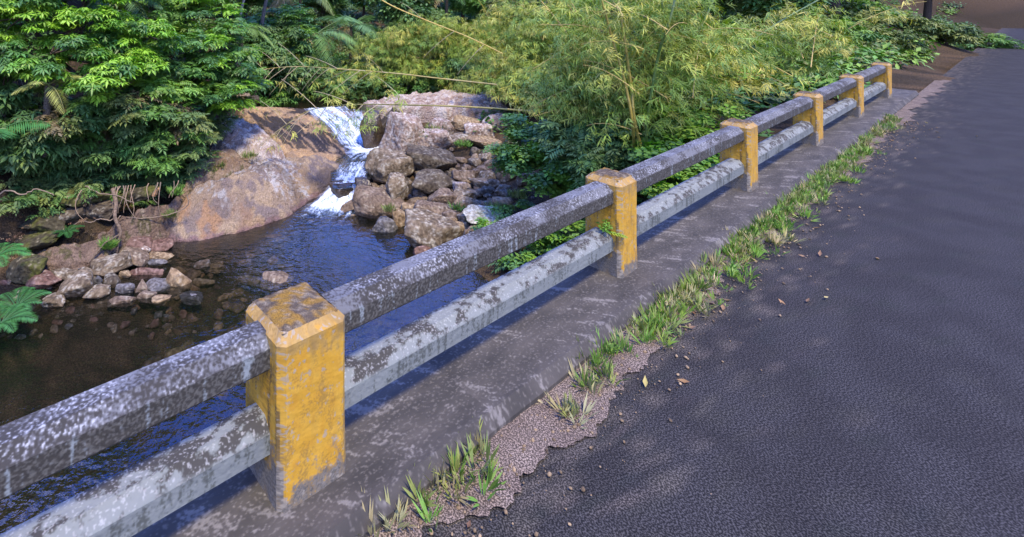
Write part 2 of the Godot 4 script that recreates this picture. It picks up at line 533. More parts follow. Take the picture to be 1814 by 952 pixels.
func lower_slab_paint(q: Vector3, _x: float) -> Color:
	var a := noise.get_noise_3d(q.x * 1.2 + q.z * 0.8, 3.0, (q.z - q.x) * 0.5) * 0.9 + 0.5
	var b := noise.get_noise_3d(q.x * 3.0, 8.0, q.z * 3.0) * 0.9 + 0.5
	var s := fine.get_noise_3d(q.x * 12.0, 1.0, q.z * 12.0) * 0.6 + 0.5
	var c := Color(0.275, 0.204, 0.141).lerp(Color(0.208, 0.164, 0.138), smoothstep(0.4, 0.6, a)).lerp(Color(0.357, 0.268, 0.171), smoothstep(0.55, 0.7, b))
	c = c.lerp(Color(0.329, 0.169, 0.078), patch(q, PY(345, 385, 0.3), 0.62, 0.40, 2.0) * smoothstep(0.4, 0.66, b) * 0.6)
	c = c.lerp(Color(0.309, 0.185, 0.092), patch(q, PY(420, 372, 0.4), 0.9, 0.35, 5.0) * smoothstep(0.35, 0.6, a) * 0.55)
	c = c.lerp(Color(0.348, 0.229, 0.108), patch(q, PY(535, 318, 0.5), 0.8, 0.5, 6.0) * 0.6)
	c = c.lerp(Color(0.164, 0.135, 0.122), patch(q, PY(392, 366, 0.45), 0.25, 0.18, 7.0) * 0.8)
	c = c.lerp(Color(0.444, 0.417, 0.378), patch(q, PY(475, 300, 0.75), 1.0, 0.7, 9.0) * smoothstep(0.40, 0.58, s * 0.6 + b * 0.4))
	c = c.lerp(Color(0.348, 0.329, 0.304), patch(q, PY(370, 335, 0.7), 0.6, 0.35, 12.0) * smoothstep(0.42, 0.6, s * 0.5 + b * 0.5))
	c = c.lerp(Color(0.117, 0.088, 0.069), patch(q, PY(590, 308, 0.5), 0.45, 0.6, 14.0) * 0.85)
	var band := noise.get_noise_3d(q.x * 0.5 - q.z * 0.5, 31.0, (q.x + q.z) * 2.2 + q.y * 3.0) * 0.9 + 0.5
	c = c.lerp(Color(0.126, 0.098, 0.081), smoothstep(0.60, 0.72, band) * 0.55)
	c = c.lerp(Color(0.208, 0.124, 0.119), (1.0 - smoothstep(0.03, 0.11, q.y + (b - 0.5) * 0.16)) * 0.75)
	c = c.lerp(Color(0.065, 0.048, 0.038), 1.0 - smoothstep(-0.03, 0.02, q.y + (b - 0.5) * 0.06))
	return c

func fall_slab_paint(q: Vector3, _x: float) -> Color:
	var flow := (q.x * 0.55 + (-q.z) * -0.83)
	var across := q.x * 0.83 + (-q.z) * 0.55
	var a := noise.get_noise_3d(across * 1.5, 3.0, flow * 0.35) * 0.9 + 0.5
	var b := noise.get_noise_3d(q.x * 3.0, 8.0, q.z * 3.0) * 0.9 + 0.5
	var s := noise.get_noise_3d(across * 4.5, 13.0, flow * 0.5) * 0.9 + 0.5
	var c := Color(0.420, 0.275, 0.146).lerp(Color(0.317, 0.221, 0.141), smoothstep(0.35, 0.65, a)).lerp(Color(0.500, 0.342, 0.177), smoothstep(0.55, 0.75, b))
	for k in [[462, 207, 1.25, 0.75, 0.7], [492, 221, 1.1, 0.85, 0.8], [520, 233, 0.98, 0.85, 0.85], [550, 243, 0.85, 0.7, 0.7]]:
		c = c.lerp(Color(0.049, 0.042, 0.038), patch(q, PY(k[0], k[1], k[2]), k[3], k[4], 3.0) * smoothstep(0.22, 0.42, s))
	c = c.lerp(Color(0.084, 0.065, 0.048), patch(q, PY(520, 245, 0.9), 1.1, 0.5, 4.0) * smoothstep(0.42, 0.55, s))
	c = c.lerp(Color(0.055, 0.044, 0.037), patch(q, PY(612, 238, 0.75), 0.85, 1.4, 6.0) * smoothstep(0.25, 0.5, s))
	c = c.lerp(Color(0.055, 0.044, 0.037), patch(q, PY(545, 200, 1.1), 0.7, 0.5, 7.0))
	return c

func grey_slab_paint(q: Vector3, _x: float) -> Color:
	var a := noise.get_noise_3d(q.x * 1.4, q.y * 4.0, q.z * 1.4) * 0.9 + 0.5
	var b := noise.get_noise_3d(q.x * 3.5, 8.0, q.z * 3.5) * 0.9 + 0.5
	var s := fine.get_noise_3d(q.x * 12.0, 1.0, q.z * 12.0) * 0.6 + 0.5
	var c := Color(0.446, 0.358, 0.294).lerp(Color(0.326, 0.234, 0.177), smoothstep(0.45, 0.7, a)).lerp(Color(0.576, 0.510, 0.441), smoothstep(0.5, 0.66, b * 0.6 + s * 0.4))
	return c

func brown_slab_paint(q: Vector3, _x: float) -> Color:
	var a := noise.get_noise_3d(q.x * 1.4, q.y * 4.0, q.z * 1.4) * 0.9 + 0.5
	var b := noise.get_noise_3d(q.x * 4.5, 8.0, q.z * 4.5) * 0.9 + 0.5
	var s := fine.get_noise_3d(q.x * 12.0, 1.0, q.z * 12.0) * 0.6 + 0.5
	var c := Color(0.214, 0.145, 0.090).lerp(Color(0.285, 0.207, 0.136), smoothstep(0.4, 0.65, a))
	c = c.lerp(Color(0.076, 0.075, 0.023), smoothstep(0.60, 0.72, b * 0.6 + a * 0.4) * 0.8).lerp(Color(0.399, 0.334, 0.257), smoothstep(0.66, 0.8, s * 0.6 + b * 0.4) * 0.7)
	return c

func bank_slab_paint(q: Vector3, _x: float) -> Color:
	var a := noise.get_noise_3d(q.x * 1.4, q.y * 4.0, q.z * 1.4) * 0.9 + 0.5
	var b := noise.get_noise_3d(q.x * 4.5, 8.0, q.z * 4.5) * 0.9 + 0.5
	var s := fine.get_noise_3d(q.x * 13.0, 1.0, q.z * 13.0) * 0.6 + 0.5
	var c := Color(0.147, 0.101, 0.068).lerp(Color(0.211, 0.149, 0.104), smoothstep(0.4, 0.65, a))
	c = c.lerp(Color(0.073, 0.068, 0.022), smoothstep(0.58, 0.70, b * 0.6 + a * 0.4) * 0.8).lerp(Color(0.333, 0.261, 0.192), smoothstep(0.66, 0.8, s * 0.6 + b * 0.4) * 0.6)
	return c

# ---------------------------------------------------------------- ground
func axis(lo: float, hi: float, a: float, b: float, fine_step: float, coarse: float) -> PackedFloat32Array:
	var r := PackedFloat32Array()
	var x := lo
	while x < hi:
		r.append(x)
		var away := maxf(0.0, maxf(a - x, x - b))
		x += fine_step + minf(coarse, away * 0.12)
	r.append(hi)
	return r

func make_ground() -> void:
	var g := []
	for q in [[740, 465, -0.12], [700, 405, -0.15], [760, 400, 0.05], [800, 400, 0.2], [850, 400, 0.3], [830, 350, 0.32], [760, 330, 0.3], [700, 310, 0.25], [640, 345, 0.0], [660, 380, -0.15],
			[690, 270, 0.35], [850, 300, 0.5], [850, 270, 0.65], [790, 262, 0.6], [850, 240, 0.75], [880, 200, 0.9], [920, 320, 0.65], [950, 360, 0.65], [1000, 330, 1.0], [900, 430, 0.35], [940, 465, 0.2], [1000, 420, 0.7],
			[0, 532, 0.08], [60, 500, 0.02], [150, 500, 0.02], [250, 500, -0.10], [330, 500, -0.22], [120, 455, 0.08], [220, 452, 0.08], [300, 450, -0.25], [0, 430, 0.42], [100, 400, 0.42], [200, 375, 0.5], [270, 350, 0.55], [300, 410, -0.1], [250, 410, 0.12],
			[0, 335, 1.35], [150, 330, 1.15], [330, 290, 0.8], [350, 250, 1.15], [400, 195, 1.5], [440, 175, 1.55], [400, 380, -0.2], [450, 360, -0.1], [500, 330, -0.05], [550, 300, 0.0], [420, 310, 0.3], [350, 360, 0.1], [520, 260, 0.1], [590, 255, 0.3], [640, 235, 0.35], [560, 210, 0.6], [450, 250, 0.4], [400, 240, 0.8], [390, 285, 0.6], [470, 205, 0.6],
			[610, 300, 0.05], [640, 285, 0.1], [600, 192, 0.8], [650, 190, 0.9], [520, 178, 1.1], [700, 175, 0.9], [780, 165, 1.1], [860, 160, 1.4]]:
		g.append(PY(q[0], q[1], q[2]))
	for q in [[0, -0.65, -9], [-1.5, -0.5, -9.5], [-1.2, -0.4, -10.6], [0.8, -0.5, -10], [0, -0.7, -5], [2, -0.5, -5], [-3, -0.45, -5], [-2, -0.4, -8.2], [1.5, -0.45, -8], [0, -0.7, 0], [-8, 0.6, -3], [7, 1.5, -3.5], [3.6, 0.1, -6],
			[4.6, 1.0, -7], [5.2, 1.6, -8.6], [8, 2.55, -7.4], [12, 2.6, -11], [20, 2.35, -16.5], [26, 2.3, -20.5], [30, 2.3, -23.5], [37, 2.3, -28.5], [45, 2.3, -34], [10, 2.4, -5.5], [16, 2.4, -8], [25, 2.4, -13], [35, 2.3, -20], [33, 2.3, -27.5], [12, 3.6, -14.5], [9, 2.6, -12], [20, 6.0, -22], [7, 1.9, -15],
			[-7, 2.0, -11.5], [-10, 3.8, -14], [-12, 3.2, -8], [-9, 1.3, -5.5], [-16, 7, -20], [-8, 3.4, -20], [-5, 2.0, -18], [-4, 2.2, -22], [0, 1.2, -20], [0, 1.7, -24], [0, 2.5, -30], [5, 1.9, -22], [8, 2.6, -20], [0, 4.2, -40], [10, 4.2, -30], [-10, 6.0, -32],
			[-25, 11, -25], [30, 10, -42], [0, 7.5, -60], [-30, 14, -50], [-40, 16, -10], [-15, 2.6, 3], [15, 2.6, 3], [-30, 8, 10], [60, 12, -20], [60, 20, -90], [-60, 24, -90], [0, 14, -100]]:
		g.append(Vector3(q[0], q[1], q[2]))
	ground_field = field(g)
	var xs := axis(-70, 75, -8.0, 8.0, 0.16, 4.0)
	var zs := axis(-110, 14, -20.0, -3.0, 0.16, 4.0)
	var m := MB.new()
	for z in zs:
		for x in xs:
			var y := height(ground_field, x, z)
			var a := noise.get_noise_3d(x * 0.7, 2.0, z * 0.7) * 0.9 + 0.5
			var b := noise.get_noise_3d(x * 3.0, 5.0, z * 3.0) * 0.9 + 0.5
			y += noise.get_noise_2d(x * 0.9, z * 0.9) * 0.07 + noise.get_noise_2d(x * 3.0, z * 3.0) * 0.035
			var c := Color(0.115, 0.088, 0.062).lerp(Color(0.070, 0.058, 0.040), smoothstep(0.4, 0.6, a)).lerp(Color(0.165, 0.120, 0.080), smoothstep(0.58, 0.75, b))
			m.tint = c
			m.p(Vector3(x, y, z))
	var w := xs.size()
	for j in zs.size() - 1:
		for k in w - 1:
			var a := j * w + k
			m.quad(a, a + w, a + w + 1, a + 1)
	tag(obj("ground", m.commit(), mats.soil), "brown soil of the wooded banks and the stream bed", "", "", "structure")

func flat_water(called: String, label: String, outline: Array, y: float) -> void:
	var m := MB.new()
	var mid := Vector3.ZERO
	var ps := []
	for q in outline:
		ps.append(PY(q[0], q[1], y)); mid += ps[-1] / outline.size()
	var c := m.p(mid)
	for q in ps: m.p(q)
	for k in ps.size(): m.tri(c, 1 + k, 1 + (k + 1) % ps.size())
	if (m.v[2] - m.v[0]).cross(m.v[1] - m.v[0]).y > 0.0:
		for k in range(0, m.i.size(), 3):
			var h := m.i[k + 1]; m.i[k + 1] = m.i[k + 2]; m.i[k + 2] = h
	tag(obj(called, m.commit(), mats.water), label, "", "", "structure")

func make_water() -> void:
	var m := MB.new()
	var x0 := -9.0; var x1 := 9.0; var z0 := -13.4; var z1 := 9.0
	m.quad(m.p(Vector3(x0, 0, z0)), m.p(Vector3(x0, 0, z1)), m.p(Vector3(x1, 0, z1)), m.p(Vector3(x1, 0, z0)))
	tag(obj("pool_water", m.commit(), mats.water), "still dark pool of stream water below the bridge reflecting blue sky", "", "", "structure")
	flat_water("plunge_pool_water", "small blue pool at the foot of the sliding waterfall", [[585, 300], [600, 275], [640, 264], [700, 262], [672, 290], [655, 318], [628, 333], [590, 335]], 0.40)
	flat_water("stream_water", "shallow stream water above the waterfall lip", [[420, 184], [520, 190], [590, 197], [660, 196], [690, 186], [620, 174], [500, 168], [425, 170]], 1.12)

# white water laid over a surface between two banks of flow
func white_water(called: String, label: String, left: Array, right: Array, fld: Dictionary, lift: float, nu: int, nv: int, thick: Callable, level := -9.0) -> void:
	var m := MB.new()
	var n := left.size()
	for j in nv + 1:
		var t := float(j) / nv * (n - 1)
		var k := mini(int(t), n - 2)
		var l := Vector2(left[k][0], left[k][1]).lerp(Vector2(left[k + 1][0], left[k + 1][1]), t - k)
		var r := Vector2(right[k][0], right[k][1]).lerp(Vector2(right[k + 1][0], right[k + 1][1]), t - k)
		for i in nu + 1:
			var s := float(i) / nu
			var px := l.lerp(r, s)
			var q: Vector3
			if fld.is_empty(): q = PY(px.x, px.y, lerpf(left[k][2], left[k + 1][2], t - k))
			else: q = on_field(fld, px.x, px.y, 0.7)
			if level > -5.0: q.y = maxf(q.y, level)
			var along := float(j) / nv
			var strand := noise.get_noise_3d(s * 7.0 + along * 1.0, along * 2.0, lift * 10.0 + n) * 0.9 + 0.5
			var thread := fine.get_noise_3d(s * 22.0 + along * 3.0, along * 6.0, 4.0) * 0.7 + 0.5
			strand = lerpf(strand, noise.get_noise_3d(q.x * 4.0, 6.0, q.z * 4.0) * 0.9 + 0.5, smoothstep(0.3, 0.9, along) * 0.75)
			var spit := fine.get_noise_3d(s * 60.0 + along * 5.0, along * 22.0, 8.0) * 0.7 + 0.5
			var body: float = thick.call(s, along)
			q.y += lift + strand * 0.035 + thread * 0.012 + spit * 0.012
			var full := strand * 0.40 + thread * 0.22 + spit * 0.30 + body - 0.42
			var edge := minf(smoothstep(0.0, 0.24, s + (strand - 0.5) * 0.2), smoothstep(0.0, 0.24, 1.0 - s + (thread - 0.5) * 0.2))
			m.tint = Color(0.30, 0.38, 0.48).lerp(Color(0.80, 0.84, 0.88), smoothstep(0.45, 0.78, full))
			m.tint.a = clampf(smoothstep(0.22, 0.70, full) * edge, 0.0, 1.0)
			m.p(q)
	for j in nv:
		for i in nu:
			var a := j * (nu + 1) + i
			m.quad(a, a + nu + 1, a + nu + 2, a + 1)
	tag(obj(called, m.commit(), mats.foam), label, "", "", "structure")

# ---------------------------------------------------------------- bridge
func extrude_along(section: Array, s0: float, s1: float, mat_v: Array, steps := 24, wob := 0.006, span := Vector2(0, 1)) -> ArrayMesh:
	# section: [across, y] counted round the rail; flat faces, each with its own vertices
	var m := MB.new()
	var n := section.size()
	for k in n:
		var a: Array = section[k]; var b: Array = section[(k + 1) % n]
		for j in steps + 1:
			var t := float(j) / steps
			var s := lerpf(s0, s1, t)
			for e in 2:
				var q: Array = a if e == 0 else b
				var w := fine.get_noise_3d(s * 6.0, q[0] * 9.0 + 3.0, q[1] * 9.0) * wob
				m.p(bridge(s, q[0] + w, q[1] + w), Vector2(span.x + t * span.y, mat_v[k + e]))
		var first := m.v.size() - (steps + 1) * 2
		for j in steps:
			var c := first + j * 2
			m.quad(c, c + 2, c + 3, c + 1)
	for e in 2:
		var s := s0 if e == 0 else s1
		var c := m.p(bridge(s, (section[0][0] + section[n / 2][0]) * 0.5, (section[0][1] + section[n / 2][1]) * 0.5), Vector2(0.5, 0.1))
		var f := m.v.size()
		for q in section: m.p(bridge(s, q[0], q[1]), Vector2(0.5, 0.1))
		for k in n:
			if e == 0: m.tri(c, f + k, f + (k + 1) % n)
			else: m.tri(c, f + (k + 1) % n, f + k)
	return m.commit()

func post_mesh(half: float, tall: float) -> ArrayMesh:
	var m := MB.new()
	var ch := 0.028
	# corners round, starting so that face 0 looks along -E2 (towards the near rail)
	var ring := func(h: float, c: float) -> Array:
		return [Vector2(-h, -h + c), Vector2(-h, h - c), Vector2(-h + c, h), Vector2(h - c, h), Vector2(h, h - c), Vector2(h, -h + c), Vector2(h - c, -h), Vector2(-h + c, -h)]
	var levels := [[0.0, half + 0.004, ch], [0.22, half, ch], [0.45, half, ch], [tall - 0.035, half, ch], [tall, half - 0.032, ch * 0.7]]
	var us := [0.0, 0.235, 0.25, 0.485, 0.5, 0.735, 0.75, 0.985, 1.0]
	for l in levels.size() - 1:
		for k in 8:
			var lo: Array = ring.call(levels[l][1], levels[l][2]); var hi: Array = ring.call(levels[l + 1][1], levels[l + 1][2])
			var a: Vector2 = lo[k]; var b: Vector2 = lo[(k + 1) % 8]; var c: Vector2 = hi[(k + 1) % 8]; var d: Vector2 = hi[k]
			var v0: float = 1.0 - levels[l][0] / tall; var v1: float = 1.0 - levels[l + 1][0] / tall
			var to := func(q: Vector2, y: float) -> Vector3:
				var w := E2 * q.x + N2 * q.y
				return Vector3(w.x, y, w.y)
			m.quad(m.p(to.call(a, levels[l][0]), Vector2(us[k], v0)), m.p(to.call(b, levels[l][0]), Vector2(us[k + 1], v0)), m.p(to.call(c, levels[l + 1][0]), Vector2(us[k + 1], v1)), m.p(to.call(d, levels[l + 1][0]), Vector2(us[k], v1)))
	return m.commit()

func cap_mesh(half: float, tall: float) -> ArrayMesh:
	var m := MB.new()
	var h := half - 0.030
	var n := 16
	for j in n + 1:
		for k in n + 1:
			var q := Vector2(lerpf(-h, h, float(j) / n), lerpf(-h, h, float(k) / n))
			var w := E2 * q.x + N2 * q.y
			var rim := maxf(absf(q.x), absf(q.y)) / h
			var y := tall + 0.012 - 0.016 * pow(rim, 6.0) + fine.get_noise_2d(q.x * 22.0 + half * 90.0, q.y * 22.0) * 0.008
			var g := noise.get_noise_3d(q.x * 9.0, half * 40.0, q.y * 9.0) * 0.9 + 0.5
			var g2 := fine.get_noise_3d(q.x * 40.0, 2.0, q.y * 40.0) * 0.6 + 0.5
			m.tint = Color(0.29, 0.165, 0.035).lerp(Color(0.11, 0.085, 0.055), smoothstep(0.36, 0.56, g)).lerp(Color(0.32, 0.26, 0.17), smoothstep(0.55, 0.75, g2) * 0.7)
			m.p(Vector3(w.x, y, w.y))
	for j in n:
		for k in n:
			var a := j * (n + 1) + k
			m.quad(a, a + 1, a + n + 2, a + n + 1)
	return m.commit()


func make_bridge() -> void:
	var root := thing("bridge_railing", bridge(0, 0, 3.0), "weathered concrete railing with yellow posts and two grey rails along the bridge", "railing")
	var gap := 2.74
	var half := 0.135
	var pm := post_mesh(half, 0.68)
	var pm2 := post_mesh(0.165, 0.675)
	for k in [0, -1, 1, 2, 3, 4, -2]:
		var o := obj("post", pm2 if k == -1 else pm, mats.post, root, bridge(k * gap, 0, 3.0) - root.position)
		obj("cap", cap_mesh(0.165, 0.675) if k == -1 else cap_mesh(half, 0.68), mats.cap, o)
		if k == 0: tag(o, "yellow painted post standing whole between the spans")
	for k in [-1, 0, 1, 2, 3, -2]:
		for up in [1, 0]:
			var y := 3.575 if up else 3.235
			var w := 0.085; var h := 0.073; var c := 0.045
			var sec := [[-0.04, y - h], [w - 0.02, y - h], [w, y - h + 0.02], [w, y + h - c], [w - c, y + h], [-w + c, y + h], [-w, y + h - c], [-w, y - h + 0.02], [-w + 0.02, y - h]]
			var vv := [0.0, 0.06, 0.08, 0.27, 0.40, 0.58, 0.70, 0.92, 0.95, 1.0]
			var mesh := extrude_along(sec, (k) * gap + half - 0.01, (k + 1) * gap - half + 0.01, vv, 24, 0.006, Vector2(posmod(k, 3) / 3.0, 1.0 / 3.0))
			var o := obj("top_rail" if up else "bottom_rail", mesh, mats.rail_top if up else mats.rail_low, root)
			o.set_meta("label", "dark lichen-flecked rail" if up else "pale blue-grey stained rail")
			o.position = -root.position
	# the slab the posts stand on, the verge, the road
	var edge := 0.34
	var m := MB.new()
	var sec2 := [[-0.22, 2.55], [edge, 2.55], [edge + 0.02, 2.94], [edge - 0.02, 3.0], [-0.20, 3.0], [-0.22, 2.98]]
	var mesh2 := extrude_along(sec2, -9.0, 12.5, [0.0, 0.1, 0.15, 0.2, 0.95, 1.0, 1.0], 120, 0.012)
	# longer pieces repeat the texture
	var dm: StandardMaterial3D = mats.deck
	dm.uv1_scale = Vector3(3.0, 1.0, 1.0)
	tag(obj("bridge_kerb", mesh2, dm), "dark weathered concrete kerb slab under the railing posts", "", "", "structure")
	var rm := MB.new()
	var nx := 420; var nz := 90
	for j in nz + 1:
		for k in nx + 1:
			var s := -9.0 + 70.0 * pow(float(k) / nx, 1.8)
			var a := edge + 0.0 + 6.4 * pow(float(j) / nz, 2.2)
			var q := bridge(s, a, 2.9)
			var d := noise.get_noise_2d(q.x * 2.0, q.z * 2.0) * 0.9 + 0.5
			q.y += noise.get_noise_2d(q.x * 1.4, q.z * 1.4) * 0.012
			rm.tint = Color(0.052, 0.049, 0.045).lerp(Color(0.066, 0.062, 0.056), smoothstep(0.3, 0.7, d))
			var dust := noise.get_noise_2d(q.x * 5.0, q.z * 5.0) * 0.5 + fine.get_noise_2d(q.x * 13.0, q.z * 13.0) * 0.4 + 0.5
			rm.tint = rm.tint.lerp(Color(0.16, 0.135, 0.105), smoothstep(0.35, 0.75, dust - (a - edge) * 0.7 + 0.15) * 0.8)
			rm.p(q)
	for j in nz:
		for k in nx:
			var a := j * (nx + 1) + k
			rm.quad(a, a + nx + 1, a + nx + 2, a + 1)
	if (rm.v[1] - rm.v[0]).cross(rm.v[nx + 1] - rm.v[0]).y > 0.0:
		for k in range(0, rm.i.size(), 3):
			var h := rm.i[k + 1]; rm.i[k + 1] = rm.i[k + 2]; rm.i[k + 2] = h
	tag(obj("road", rm.commit(), mats.road), "dark asphalt road across the bridge with a sandy edge", "", "", "structure")
	var sh := MB.new()
	var ns := 1800
	for k in ns + 1:
		var s := -9.0 + 25.0 * k / ns
		var out := 0.20 + noise.get_noise_1d(s * 1.1) * 0.16 + fine.get_noise_1d(s * 4.0) * 0.04 + fine.get_noise_1d(s * 15.0) * 0.02 + fine.get_noise_1d(s * 37.0) * 0.012
		for j in 5:
			var q := bridge(s, edge - 0.01 + maxf(0.03, out) * j / 4.0, 2.92 - 0.003 * j + noise.get_noise_2d(s * 5.0, j * 0.9) * 0.004 * (4 - j))
			var t := noise.get_noise_2d(q.x * 4.0, q.z * 4.0) * 0.9 + 0.5
			sh.tint = Color(0.22, 0.165, 0.125).lerp(Color(0.32, 0.25, 0.19), t)
			sh.p(q)
	for k in ns:
		for j in 4:
			var a := k * 5 + j
			sh.quad(a, a + 1, a + 6, a + 5)
	tag(obj("sandy_shoulder", sh.commit(), mats.road), "strip of pinkish sand washed against the kerb", "", "", "structure")
	# the body of the bridge below the road
	var dk := extrude_along([[-0.10, 2.1], [6.9, 2.1], [6.9, 2.86], [-0.10, 2.86]], -7.5, 7.5, [0.0, 0.2, 0.4, 0.7, 1.0], 20, 0.0)
	tag(obj("bridge_deck", dk, mats.deck), "concrete deck of the bridge below the road", "", "", "structure")

# ---------------------------------------------------------------- leaves
func leaflet(m: MB, base: Vector3, dir: Vector3, up: Vector3, l: float, w: float, droop: float, fold := 0.25) -> void:
	var side := dir.cross(up).normalized()
	var nrm := side.cross(dir).normalized()
	var a := m.p(base)
	var mid := base + dir * l * 0.45 - Vector3.UP * droop * l * 0.15
	var c := m.p(mid - nrm * w * fold)
	var lft := m.p(mid - side * w * 0.5)
	var rgt := m.p(mid + side * w * 0.5)
	var tip := m.p(base + dir * l - Vector3.UP * droop * l * 0.55)
	m.tri(a, rgt, c); m.tri(a, c, lft); m.tri(c, rgt, tip); m.tri(lft, c, tip)

func spray_mesh(kind: String, sd: int) -> ArrayMesh:
	var r := RandomNumberGenerator.new()
	r.seed = sd
	var m := MB.new()
	match kind:
		"rosette":      # drooping leaves round the end of a twig
			for k in 8:
				var a := TAU * k / 8.0 + r.randf_range(-0.3, 0.3)
				var d := Vector3(cos(a), r.randf_range(-0.25, 0.35), sin(a)).normalized()
				leaflet(m, d * 0.02 + Vector3(0, r.randf() * 0.03, 0), d, Vector3.UP, r.randf_range(0.12, 0.19), r.randf_range(0.045, 0.062), r.randf_range(0.5, 1.1))
		"pinnate":      # leaflets along both sides of a stalk
			for k in 6:
				for s in [-1.0, 1.0]:
					var at := Vector3(0, 0.02 * sin(k * 0.5), 0.035 * k)
					var d := Vector3(s, r.randf_range(-0.2, 0.15), 0.45).normalized()
					leaflet(m, at, d, Vector3.UP, r.randf_range(0.075, 0.11), r.randf_range(0.03, 0.04), 0.5)
			leaflet(m, Vector3(0, 0, 0.2), Vector3(0, 0, 1), Vector3.UP, 0.11, 0.04, 0.5)
		"broad":        # few rounder leaves
			for k in 5:
				var a := TAU * k / 5.0 + r.randf_range(-0.4, 0.4)
				var d := Vector3(cos(a), r.randf_range(-0.1, 0.5), sin(a)).normalized()
				leaflet(m, d * 0.03, d, Vector3.UP, r.randf_range(0.10, 0.15), r.randf_range(0.065, 0.085), 0.6, 0.15)
		"bamboo":       # narrow blades fanned from one node
			for k in 8:
				var a := r.randf_range(-1.4, 1.4)
				var d := Vector3(sin(a), r.randf_range(-0.8, 0.35), cos(a)).normalized()
				leaflet(m, Vector3(0, 0, 0.02 * k), d, Vector3.UP, r.randf_range(0.14, 0.24), r.randf_range(0.013, 0.019), 0.45, 0.1)
		"far":          # a clump of leaves for trees on the slope
			for k in 9:
				var d := Vector3(r.randfn(), r.randfn() * 0.5 + 0.2, r.randfn()).normalized()
				leaflet(m, d * r.randf_range(0.05, 0.2), d, Vector3.UP, r.randf_range(0.16, 0.26), r.randf_range(0.08, 0.11), 0.6, 0.15)
		"grass":
			for k in 9:
				var a := r.randf() * TAU
				var d := Vector3(cos(a) * 0.45, 1.0, sin(a) * 0.45).normalized()
				leaflet(m, Vector3(cos(a), 0, sin(a)) * 0.015, d, Vector3(-cos(a), 0.3, -sin(a)), r.randf_range(0.08, 0.16), 0.010, 0.5, 0.1)
	return m.commit()

var sprays := {}
func spray(kind: String, mat: Material) -> ArrayMesh:
	var key := kind + str(mat.get_instance_id())
	if not sprays.has(key):
		var m := spray_mesh(kind, 7)
		m.surface_set_material(0, mat)
		sprays[key] = m
	return sprays[key]

# pads: [centre, radii, how many, colour]; leaves sit mostly near the skin of each pad
func leaves(called: String, parent: Node, kind: String, mat: Material, pads: Array, sd: int, size := 1.0, lean := 0.6, vary := 0.25) -> MultiMeshInstance3D:
	var r := RandomNumberGenerator.new()
	r.seed = sd
	var total := 0
	for p in pads: total += p[2]
	var mm := MultiMesh.new()
	mm.transform_format = MultiMesh.TRANSFORM_3D
	mm.use_colors = true
	mm.mesh = spray(kind, mat)
	mm.instance_count = total
	var n := 0
	for p in pads:
		var c: Vector3 = p[0]; var rad: Vector3 = p[1]; var col: Color = p[3]
		for k in p[2]:
			var d := Vector3(r.randfn(), r.randfn(), r.randfn()).normalized()
			if d.y < -0.3: d.y *= 0.4
			var q := c + d * rad * pow(r.randf(), 0.45)
			var out := Vector3(d.x, 0, d.z) * lean
			var up := (Vector3.UP + out * r.randf() + Vector3(r.randfn(), 0, r.randfn()) * 0.22).normalized()
			var f := Vector3(d.x + r.randfn() * 0.6, 0, d.z + r.randfn() * 0.6)
			var x := up.cross(f).normalized()
			if x.length() < 0.5: x = Vector3.RIGHT
			var s := size * (r.randf_range(0.4, 1.5) if kind == "grass" else r.randf_range(0.7, 1.3))
			mm.set_instance_transform(n, Transform3D(Basis(x, up, x.cross(up)) * s, q))
			var j := 1.0 + r.randf_range(-vary, vary)
			mm.set_instance_color(n, Color(col.r * j * r.randf_range(0.88, 1.12), col.g * j, col.b * j * r.randf_range(0.85, 1.15)))
			n += 1
	var o := MultiMeshInstance3D.new()
	o.multimesh = mm
	if parent == null:
		o.name = numbered(called)
		add_child(o)
	else:
		o.name = called
		parent.add_child(o, true)
		o.set_meta("kind", "stuff")
	return o

# a tree or shrub: trunk and limbs that reach the pads, and a crown; all positions relative to its foot
func tree(called: String, label: String, category: String, group: String, foot: Vector3, balls: Array, kind: String, mat: Material, cols: Array, sd: int, opt := {}) -> Node3D:
	var r := RandomNumberGenerator.new()
	r.seed = sd
	var root := thing(called, foot, label, category, group)
	var pads := []
	var limbs := MB.new()
	limbs.tint = opt.get("bark", Color(0.13, 0.10, 0.075))
	var rad: float = opt.get("trunk", 0.09)
	var centre := Vector3.ZERO
	for b in balls: centre += (b[0] - foot) / balls.size()
	var fork := Vector3(centre.x * 0.35, centre.y * 0.55, centre.z * 0.35)
	limbs.tube(bezier(Vector3(0, -0.2, 0), Vector3(0, fork.y * 0.4, 0), fork * 0.75 + Vector3(r.randfn(), 0, r.randfn()) * 0.1, fork, 7), taper(8, rad, rad * 0.65), 8)
	for b in balls:      # [centre, radii, pads in it, sprays a pad, pad size]
		var c: Vector3 = b[0] - foot
		limbs.tube(bezier(fork, fork.lerp(c, 0.35) + Vector3(0, 0.2, 0), c + Vector3(r.randfn(), -0.5, r.randfn()) * 0.3, c, 6), taper(7, rad * 0.5, rad * 0.12), 6)
		for k in b[2]:
			var d := Vector3(r.randfn(), r.randfn(), r.randfn()).normalized()
			var at: Vector3 = c + d * (b[1] as Vector3) * lerpf(0.55, 1.0, sqrt(r.randf()))
			var ps: float = b[4] * r.randf_range(0.7, 1.3)
			pads.append([at, Vector3(ps, ps * opt.get("flat", 0.5), ps), int(b[3] * r.randf_range(0.7, 1.3)), cols[r.randi() % cols.size()]])
			if k % 3 == 0:
				limbs.tube([c.lerp(at, 0.1), c.lerp(at, 0.6) + Vector3(0, 0.05, 0), at], [rad * 0.16, rad * 0.1, 0.004], 4, false)
	obj("trunk", limbs.commit(), mats.bark, root)
	leaves("crown", root, kind, mat, pads, sd + 1, opt.get("size", 1.0), opt.get("lean", 0.6), opt.get("vary", 0.25))
	return root

